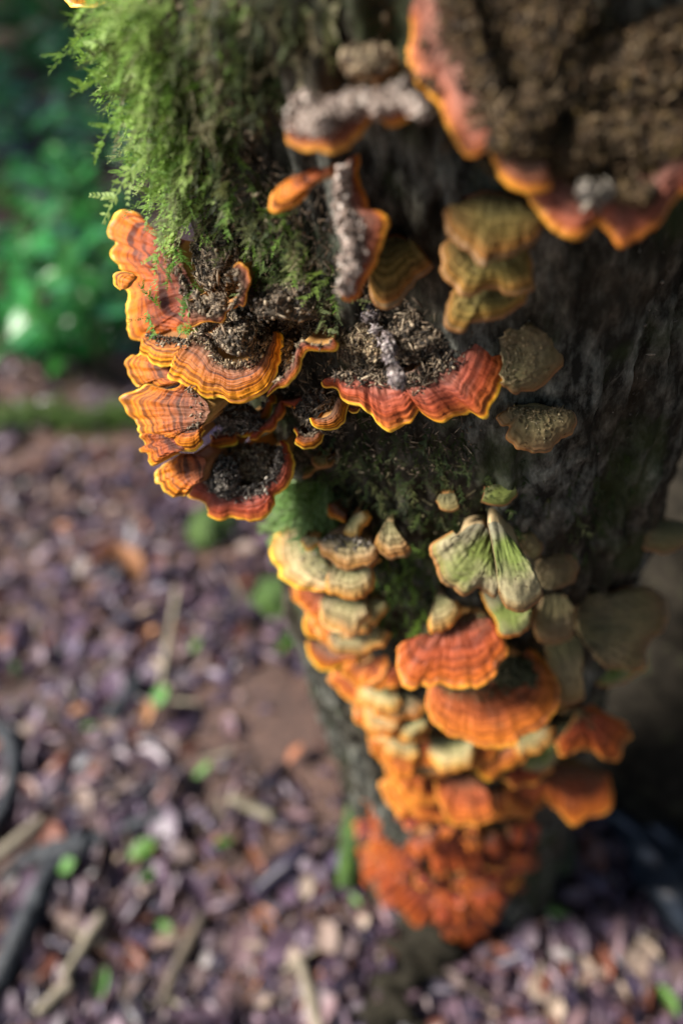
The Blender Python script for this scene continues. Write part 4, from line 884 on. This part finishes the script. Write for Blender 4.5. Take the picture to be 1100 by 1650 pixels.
LC = np.array([.76, .68, .88])*np.array([(.13,.088,.105),(.17,.118,.13),(.24,.17,.165),(.32,.22,.18),(.44,.35,.31),(.05,.042,.06),(.25,.10,.05),(.13,.10,.135),(.19,.155,.20),(.52,.47,.46)])  # blue-violet cast of skylight is mixed into the leaf colours
LW = np.array([.19,.2,.13,.08,.03,.16,.09,.08,.05,.005])
def ground_n(n): return norm(np.array([0, 0, 1.0]) + rng.normal(size=(n, 3))*0.28)
n_l = 38000
# positions: dense near the camera, thinning with distance
rr_ = 0.1 + rng.power(1.15, n_l)*8.5*rng.random(n_l)**.6; aa = rng.uniform(math.radians(-75), math.radians(85), n_l)
px_ = rr_*np.sin(aa); py_ = rr_*np.cos(aa)
back = rng.random(n_l) < 0.10
px_[back] = rng.uniform(-.9, .9, back.sum()); py_[back] = rng.uniform(-.5, .9, back.sum())
soil_c = ground_pt(500, 1165)[:2]
clump = n2(px_*5+20, py_*5+20, 77) + .6*n2(px_*14+20, py_*14+20, 78)
keep = (clump + rng.uniform(-.2, 1.1, n_l) > 0) & (np.hypot(px_-soil_c[0], py_-soil_c[1]) > rng.uniform(.07, .24, n_l)) & ((((px_-T_C[0])/.12)**2+((py_-T_C[1])/.1)**2) > 1)
px_, py_ = px_[keep], py_[keep]; n_l = len(px_)
pz_ = ground_h(px_, py_) + rng.uniform(.002, .022, n_l)
parts = []; wh = rng.integers(0, len(LEAF), n_l); P_ = np.stack([px_, py_, pz_], -1)
d_ = rand_dirs(n_l); d_[:, 2] *= .25; nn = ground_n(n_l); R_ = frames(d_, nn)
L_ = np.minimum(rng.lognormal(-3.95, .6, n_l), .055)*(1+.3*np.hypot(px_, py_)); C_ = LC[rng.choice(len(LC), n_l, p=LW/LW.sum())]*rng.uniform(.4, 1.15, (n_l, 1))
for k, (tv, tf) in enumerate(LEAF):
    s_ = wh == k; parts.append(scatter(tv, tf, R_[s_], np.stack([L_[s_], L_[s_]*rng.uniform(.7, 1.2, s_.sum()), L_[s_]], 1), P_[s_], C_[s_]))
V, F, C = join(parts)
tag(new_obj('leaf_litter', np_mesh('leaf_litter', V, F, MATS['litter'], C)), 'brown carpet of small dead leaves with a painted bluish sky tint on the forest floor', 'leaf litter', kind='stuff')
# crumbs, bark bits and short twigs
n_c = 14000; rr_ = .1 + rng.power(1.2, n_c)*3.2; aa = rng.uniform(math.radians(-75), math.radians(85), n_c)
cx_, cy_ = rr_*np.sin(aa), rr_*np.cos(aa); kk = np.hypot(cx_-soil_c[0], cy_-soil_c[1]) > rng.uniform(.02, .2, n_c); cx_, cy_ = cx_[kk], cy_[kk]; n_c = len(cx_); P_ = np.stack([cx_, cy_, ground_h(cx_, cy_)+rng.uniform(.002, .02, n_c)], -1)
d_ = rand_dirs(n_c); d_[:, 2] *= .3; R_ = frames(d_, ground_n(n_c)); ln = rng.lognormal(-3.9, .6, n_c)
V, F, C = scatter(SH_V, SH_F, R_, np.stack([ln, ln*rng.uniform(.08, .4, n_c), ln*.12], 1), P_, LC[rng.choice(len(LC), n_c, p=LW/LW.sum())]*rng.uniform(.5, 1.3, (n_c, 1)))
tag(new_obj('bark_crumbs', np_mesh('bark_crumbs', V, F, MATS['litter'], C, smooth=False)), 'dark crumbs of bark and rotted twigs strewn through the litter', 'litter', kind='stuff')

# single leaves
def leaf_mat(nm, c1, c2, rough=.4, tr=.15): return solid_mat(nm, c1, c2, scale=70, rough=rough, spec=.5, bump=.35, bdist=.002, transl=tr)
KINDS = [('brown', (.11,.07,.065), (.20,.13,.12), 'brown dead leaf lying loose on the leaf litter', 'brown fallen leaves', 88),
         ('tan', (.30,.21,.16), (.46,.34,.27), 'pale tan dead leaf lying on the leaf litter', 'pale tan fallen leaves', 66),
         ('plum', (.12,.085,.11), (.22,.16,.20), 'wet plum-brown leaf shining on the leaf litter', 'wet plum-brown fallen leaves', 60),
         ('rust', (.34,.12,.05), (.52,.22,.11), 'rusty orange dead leaf on the leaf litter', 'rusty fallen leaves', 26),
         ('bleached', (.30,.26,.25), (.42,.37,.36), 'bleached whitish leaf scrap on the leaf litter', 'bleached leaf scraps', 24),
         ('green', (.06,.17,.02), (.12,.28,.04), 'fresh green leaf fallen on the brown litter', 'fresh green fallen leaves', 16)]
LM = {}
for nm, c1, c2, lab, grp, cnt in KINDS:
    mt = leaf_mat('leaf_'+nm, c1, c2, rough=.28 if nm in ('plum', 'green') else .45)
    LM[nm] = [np_mesh('fallen_leaf', tv, tf, mt) for tv, tf in LEAF]
def put_leaf(p, L, nm, lab, grp=None, yawd=None, lift=.018, wid=1.0):
    o = new_obj('fallen_leaf', random.choice(LM[nm])); tag(o, lab, 'leaf', grp)
    o.location = (p[0], p[1], float(ground_h(p[0], p[1]))+lift)
    o.rotation_euler = (random.gauss(0, .3), random.gauss(0, .25), random.uniform(0, 6.3) if yawd is None else yawd)
    o.scale = (L, L*wid, L); return o
GPOLY = [(0,705),(200,720),(330,850),(440,860),(500,1080),(580,1150),(620,1320),(580,1480),(700,1560),(830,1500),(1100,1420),(1100,1650),(0,1650)]
for nm, c1, c2, lab, grp, cnt in KINDS:
    if nm == 'green': continue
    for x, y in sample_poly(GPOLY, cnt):
        p = ground_pt(x, y)
        if math.hypot(p[0]-soil_c[0], p[1]-soil_c[1]) < .17: continue
        put_leaf(p, random.uniform(.018, .05)*(.6 if nm == 'bleached' else 1), nm, lab, grp)
for x, y, L in ((265,1132,.055),(240,1378,.06),(248,1412,.05),(335,1256,.045),(366,1368,.04),(20,1075,.04),(120,1405,.045),(145,1172,.035),(320,1050,.035),(175,1590,.05),(575,1460,.03),(1075,1610,.05),(270,1500,.04),(420,985,.05)):
    put_leaf(ground_pt(x, y), L*.72, 'green', 'fresh green leaf fallen on the brown litter', 'fresh green fallen leaves', lift=.026)
put_leaf(ground_pt(470, 1045), .085, 'green', 'long narrow green blade-like leaf lying under the pale caps', yawd=.75, wid=.45, lift=.03)
put_leaf(ground_pt(215, 922), .09, 'rust', 'largest salmon orange leaf on the floor beside the left tiers', lift=.03)
put_leaf(ground_pt(178, 903), .075, 'rust', 'smaller orange leaf next to the largest salmon orange leaf', lift=.03)
put_leaf(ground_pt(480, 1225), .035, 'rust', 'single pinkish leaf on the bare soil patch', lift=.02)
put_leaf(ground_pt(880, 1468), .055, 'green', 'curled green leaf in the shade right of the rosette', lift=.03, wid=.6)

# twigs, sticks and roots
solid_mat('wood_pale', (.15,.12,.085), (.30,.25,.18), scale=60, rough=.7, bump=.6)
solid_mat('wood_dark', (.016,.018,.024), (.055,.06,.07), scale=70, rough=.6, spec=.35, bump=.8, bdist=.006)
solid_mat('root_dark', (.012,.016,.018), (.03,.04,.04), scale=40, rough=.8, spec=.2, bump=.4)
solid_mat('bark_dark', (.008,.007,.005), (.03,.025,.018), scale=70, rough=.9, spec=.1, bump=.9, bdist=.006, c3=(.04,.05,.02))
solid_mat('wood_brown', (.05,.035,.028), (.12,.085,.06), scale=60, rough=.6, bump=.6)
solid_mat('stone', (.014,.017,.026), (.03,.036,.05), scale=30, rough=.22, spec=.6, bump=.25)
solid_mat('stone_grey', (.03,.032,.036), (.07,.075,.08), scale=30, rough=.8, spec=.2, bump=.6, c3=(.05,.08,.02))
solid_mat('moss_log', (.02,.04,.008), (.06,.11,.015), scale=60, rough=.8, bump=1.0, bdist=.01, c3=(.12,.20,.03))
def gline(pts, lift): return np.array([ground_pt(x, y) + np.array([0, 0, float(ground_h(*ground_pt(x, y)[:2])) + lift]) for x, y in pts])
def stick(pts, rad, mt, label, name='fallen_stick', cat='stick', lift=.02, group=None, lump=.12, fork=None, seg=10):
    P = gline(pts, lift); V, F = tube_np(P, rad, seg, lump, seed=len(pts)+int(pts[0][0]))
    if fork is None:
        return tag(new_obj(name, np_mesh(name, V, F, MATS[mt])), label, cat, group)
    r_ = tag(new_obj(name, None), label, cat, group)
    new_obj('stem', np_mesh('stem', V, F, MATS[mt]), r_)
    for fp, fr in fork:
        V, F = tube_np(gline(fp, lift), fr, seg, lump, 3); new_obj('branch', np_mesh('branch', V, F, MATS[mt]), r_)
    return r_
stick([(290,955),(278,1020),(262,1112)], [.006,.007,.005], 'wood_pale', 'straight pale stick beside the salmon orange leaf', lift=.02)
stick([(300,1315),(215,1338),(150,1368),(98,1400),(62,1480),(20,1570),(-60,1680)], [.006,.011,.013,.015,.017,.019,.021], 'wood_dark', 'black wet root snaking across the litter with a bend', 'tree_root', 'root', lift=.018, lump=.2,
      fork=[([(150,1368),(110,1375),(50,1390),(10,1420)], [.02,.016,.012,.008])])
stick([(-20,1150),(14,1190),(25,1240),(12,1300),(-20,1370)], [.013,.013,.013,.012,.012], 'wood_dark', 'curved dark stick at the side of the black root', lift=.02)
stick([(-20,1412),(30,1370),(78,1328)], [.010,.010,.008], 'wood_pale', 'pale twig end next to the black root', lift=.03)
stick([(380,1300),(445,1326)], [.008,.007], 'wood_pale', 'short tan stick piece on the open litter', lift=.025)
stick([(485,1545),(500,1600),(520,1670)], [.006,.009,.008], 'wood_pale', 'pale splintered strip of wood below the dark root foot', lift=.025)
stick([(130,1590),(80,1640)], [.008,.007], 'wood_pale', 'thin pale twig beside the thick end of the black root', lift=.03)
stick([(175,1480),(120,1585)], [.007,.006], 'wood_pale', 'slim greyish twig lying along the black root', lift=.03)
stick([(225,1095),(180,1160)], [.016,.018], 'wood_dark', 'short black stub of wood near the straight pale stick', lift=.015)
stick([(330,1480),(290,1560),(262,1625)], [.009,.008,.006], 'wood_brown', 'long brown twig across the lower litter', lift=.025)
stick([(590,1270),(575,1350),(560,1440)], [.016,.018,.012], 'moss_log', 'mossy green root running out left of the rosette', 'tree_root', 'root', lift=.03)
stick([(700,1480),(660,1570),(630,1680)], [.05,.045,.04], 'bark_dark', 'dark buttress root under the rosette', 'tree_root', 'root', lift=-.012, lump=.4, seg=28)
for x, y in sample_poly(GPOLY, 34):
    a_ = random.uniform(0, 6.28); l_ = random.uniform(25, 75)
    stick([(x, y), (x+math.cos(a_)*l_*.5+random.uniform(-6, 6), y+math.sin(a_)*l_*.5), (x+math.cos(a_)*l_, y+math.sin(a_)*l_)], [.0035, .003, .002], random.choice(['wood_brown', 'wood_brown', 'wood_pale']),
          'thin broken twig lying in the leaf litter', 'twig', 'twig', lift=.022, group='thin twigs in the leaf litter', seg=6)
def stone(px, py, sx, sy, sz, mt, label, rot=0., lift=0.):
    f = 1 + .16*n2(BL_V[:, 0]*2+9, BL_V[:, 1]*2+BL_V[:, 2]+9, int(px)) + .05*n2(BL_V[:, 0]*6+9, BL_V[:, 1]*6+BL_V[:, 2]*3+9, int(py))
    o = new_obj('stone', np_mesh('stone', BL_V*f[:, None]*np.array([sx, sy, sz]), BL_F, MATS[mt]))
    p = ground_pt(px, py); o.location = (p[0], p[1], float(ground_h(*p[:2]))+lift); o.rotation_euler = (0, 0, rot)
    return tag(o, label, 'stone')
stone(1090, 1400, .05, .11, .05, 'stone', 'smooth wet blue-black stone in the litter right of the trunk', rot=.35, lift=.02)
stone(350, 862, .06, .06, .05, 'moss_log', 'small moss-covered stone under the lowest left tier')
stone(455, 965, .06, .05, .045, 'moss_log', 'low green mossy stone behind the cream bracket')
# mossy log
lp = gline([(-260,712),(-60,694),(20,698),(80,688),(150,692),(200,680),(260,676),(330,655)], .02)
lg = tag(new_obj('fallen_log', None), 'thin fallen log covered in bright green moss', 'log')
V, F = tube_np(lp, [.026,.028,.024,.027,.022,.02], 18, .35, 3, n=90); new_obj('stem', np_mesh('stem', V, F, MATS['moss_log']), lg)
nst = 2600; ii = rng.integers(0, 89, nst); Pl = resample(lp, 90); th = rng.uniform(-.4, 3.6, nst)
tg = norm(Pl[1]-Pl[0]); sd_ = np.array([tg[1], -tg[0], 0]); nr = np.cos(th)[:, None]*sd_ + np.sin(th)[:, None]*np.array([0, 0, 1.0])
V, F, C = moss(None, .02, [(.12,.24,.02),(.15,.30,.03),(.06,.10,.015),(.03,.04,.02)], down=.2, outw=1.0, jit=.8, roots=Pl[ii]+nr*.022+rng.normal(size=(nst, 3))*.01, nrm=nr)
mo = new_obj('moss_cover', np_mesh('moss_cover', V, F, MATS['moss'], C), lg); mo['kind'] = 'stuff'
# dark branches in the undergrowth
stick([(-60,120),(10,230),(60,320),(120,400)], [.09,.08,.07,.05], 'wood_dark', 'thick dark branch lying in the undergrowth behind the log', 'fallen_branch', 'branch', lift=.06, lump=.2, seg=14)
stick([(-40,330),(90,335),(190,350)], [.05,.045,.04], 'moss_log', 'greenish branch lying across the undergrowth', 'fallen_branch', 'branch', lift=.05, lump=.2, seg=14)

# seedlings in the undergrowth
solid_mat('seedling_leaf', (.03,.17,.03), (.06,.32,.05), scale=12, rough=.3, spec=.5, bump=.3, transl=.3)
solid_mat('seedling_leaf_b', (.025,.14,.04), (.06,.28,.08), scale=12, rough=.2, spec=.8, bump=.3, transl=.25)
solid_mat('seedling_stem', (.06,.08,.03), (.12,.12,.05), scale=40, rough=.6)
SL = [np_mesh('leaf', *leaf_tpl(7, .2, b_, 0, .24, k), MATS[mm]) for k, (b_, mm) in enumerate(((.3, 'seedling_leaf'), (.5, 'seedling_leaf'), (.2, 'seedling_leaf_b')))]
def seedling(px, py, h, nleaf, ll):
    p = ground_pt(px, py); p[2] = float(ground_h(p[0], p[1]))
    r_ = new_obj('seedling', None); r_.location = Vector(p)
    tag(r_, 'leafy green seedling growing in the undergrowth behind the mossy log', 'seedling', 'seedlings in the undergrowth')
    lean = np.array([random.gauss(0, .12), random.gauss(0, .12), 1.0])*h
    V, F = tube_np([(0, 0, -.01), tuple(lean*.5+np.array([random.gauss(0, .01), random.gauss(0, .01), 0])), tuple(lean)], [.004, .003, .0015], 6); new_obj('stem', np_mesh('stem', V, F, MATS['seedling_stem']), r_)
    for k in range(nleaf):
        q = .25 + .75*(k+1)/nleaf; a_ = k*2.4+random.uniform(-.4, .4); L = ll*random.uniform(.7, 1.25)
        o = new_obj('leaf', random.choice(SL), r_); tl = random.uniform(-.35, .5)
        d = Vector((math.cos(a_)*math.cos(tl), math.sin(a_)*math.cos(tl), -math.sin(tl)*.6))
        o.location = Vector(lean*q) + d*L*.55
        o.rotation_euler = (random.gauss(0, .3), tl*.6, a_); o.scale = (L, L, L)
for x, y in list(sample_poly([(-80,30),(180,30),(250,250),(260,470),(200,640),(-80,650)], 95)) + list(sample_poly([(-120,-20),(190,-20),(190,60),(-120,60)], 14)):
    dd = np.linalg.norm(ground_pt(x, y)-CAM)
    if rng.random() < .25 and y > 520: continue
    seedling(x, y, random.uniform(.1, .35)*(.8+.12*dd), random.randint(8, 13), random.uniform(.07, .11)*(.75+.12*dd))

def second_stem():
    c = ground_pt(1190, 1090); c[2] = 0
    V, F = tube_np([(c[0]-.02, c[1]-.02, -.1), (c[0], c[1], .05), (c[0]+.03, c[1]+.02, .5), (c[0]+.10, c[1]+.05, 2.2)], [.30, .20, .15, .10], 40, .14, 8, n=60)
    r_ = tag(new_obj('tree', None), 'second trunk close behind the fungus trunk, shade put into its dark bark', 'tree'); new_obj('trunk', np_mesh('trunk', V, F, MATS['bark_dark']), r_)  # near-black bark: the shade on this trunk is put into its colour
second_stem()
# ------------------------------------------------------------------ unseen trees, added to block sky and sun and shade the place
solid_mat('canopy_leaf', (.03,.07,.015), (.06,.13,.03), scale=3, rough=.5, spec=.3, bump=.1, transl=.2)
def shade_tree(x, y, h, r0_, crown_z, crown_r, nleaf, label, root=None, sub=None):
    r_ = root or tag(new_obj('tree', None), label, 'tree', None)
    if root is None:
        r_.location = (x, y, 0)
        V, F = tube_np([(0, 0, -.2), (.05, .03, h*.4), (-.05, .08, h*.75), (0, 0, h)], [r0_*1.3, r0_, r0_*.8, r0_*.3], 14, .12, int(abs(x*7)))
        new_obj('trunk', np_mesh('trunk', V, F, MATS['bark']), r_)
    cs = [np.array([0, 0, crown_z]) + rand_dirs(1)[0]*np.array([crown_r*.62, crown_r*.62, crown_r*.45])*random.uniform(.5, 1.1) for _ in range(9)]
    if root is None:
        for c in cs[:6]:
            V, F = tube_np([(0, 0, h*random.uniform(.4, .7)), tuple(c*.5+np.array([0, 0, h*.3])), tuple(c)], [r0_*.35, r0_*.2, .02], 8, .1, 2); new_obj('limb', np_mesh('limb', V, F, MATS['bark']), r_)
    P = np.concatenate([c + rand_dirs(nleaf//9)*(rng.random((nleaf//9, 1))**.45*crown_r*.55) for c in cs]); n = len(P)
    tv, tf = leaf_tpl(3, .2, .2, 0, .3, 9)
    L = rng.uniform(.18, .34, n); d = rand_dirs(n); d[:, 2] *= .5
    V, F, _ = scatter(tv, tf, frames(d, np.array([0, 0, 1.0]) + .6*rand_dirs(n)), np.repeat(L[:, None], 3, 1), P)
    if root is not None: V = V + np.array([x, y, 0])
    new_obj('crown', np_mesh('crown', V, F, MATS['canopy_leaf']), r_)
    return r_
for x, y, h, r0_, cz, cr, nl, lab in (
    (3.6, .2, 6, .16, 3.6, 2.2, 1300, 'tall unseen tree added right of the fungus trunk to block skylight'),
    (2.6, -2.4, 6, .15, 3.2, 2.4, 3600, 'bushy unseen tree added behind the viewer to shade the right side'),
    (-.6, -3.4, 7, .18, 3.8, 2.5, 3600, 'broad unseen tree added directly behind the viewer for shade'),
    (3.9, 3.4, 7, .18, 3.2, 2.1, 2600, 'unseen tree added beyond the fungus trunk to darken the right'),
    (-5.2, 4.4, 6, .14, 3.4, 1.9, 800, 'airy unseen tree added left of the undergrowth to throw dappled shade'),
    (-5.8, 6.9, 6, .14, 3.4, 1.9, 800, 'slender unseen tree added further back to shade the undergrowth'),
    (-3.4, -5.6, 7, .16, 4.2, 2.2, 3000, 'unseen shade tree added far behind the viewer on the left')):
    shade_tree(x, y, h, r0_, cz, cr, nl, lab)
V, F = tube_np([(T_C[0], T_C[1], 1.45), (T_C[0]+.03, T_C[1], 3.0), (T_C[0]+.1, T_C[1]+.1, 5.0)], [.11, .09, .04], 16, .12, 4)
new_obj('upper_trunk', np_mesh('upper_trunk', V, F, MATS['bark']), tree)
shade_tree(T_C[0]+.5, T_C[1]-.2, 5, .1, 4.4, 1.9, 2600, '', root=tree)  # unseen crown, added overhead to shade the trunk

def shrub(x, y, h, r_, n, label):
    o = tag(new_obj('shrub', None), label, 'shrub', 'dense shrubs at the back of the undergrowth'); o.location = (x, y, 0)
    for k in range(4):
        V, F = tube_np([(0, 0, -.05), (random.gauss(0, .12), random.gauss(0, .12), h*.5), (random.gauss(0, .35), random.gauss(0, .35), h*.85)], [.02, .014, .005], 6); new_obj('stem', np_mesh('stem', V, F, MATS['seedling_stem']), o)
    P = rand_dirs(n)*(rng.random((n, 1))**.5)*np.array([r_, r_, h*.5]) + np.array([0, 0, h*.52]); d = rand_dirs(n); d[:, 2] *= .5
    L = rng.uniform(.09, .19, n); tv, tf = leaf_tpl(4, .2, .3, 0, .26, 9)
    V, F, _ = scatter(tv, tf, frames(d, np.array([0, 0, 1.0]) + .5*rand_dirs(n)), np.repeat(L[:, None], 3, 1), P)
    new_obj('crown', np_mesh('crown', V, F, MATS['seedling_leaf']), o)
for az, dist, h, r_ in ((-52, 7.0, .9, .8), (-44, 8.2, 1.1, .9), (-38, 6.6, .8, .7), (-31, 8.0, 1.2, .9), (-24, 6.8, .9, .8), (-18, 8.2, 1.2, 1.0), (-11, 7.0, .9, .8), (-4, 8.0, 1.1, .9), (-47, 10, 1.5, 1.2), (-35, 10.5, 1.6, 1.3), (-22, 10.5, 1.6, 1.3), (-9, 10, 1.5, 1.2)):
    shrub(dist*math.sin(math.radians(az)), dist*math.cos(math.radians(az)), h, r_, int(420*r_*h*2), 'dense dark green shrub at the back of the undergrowth')
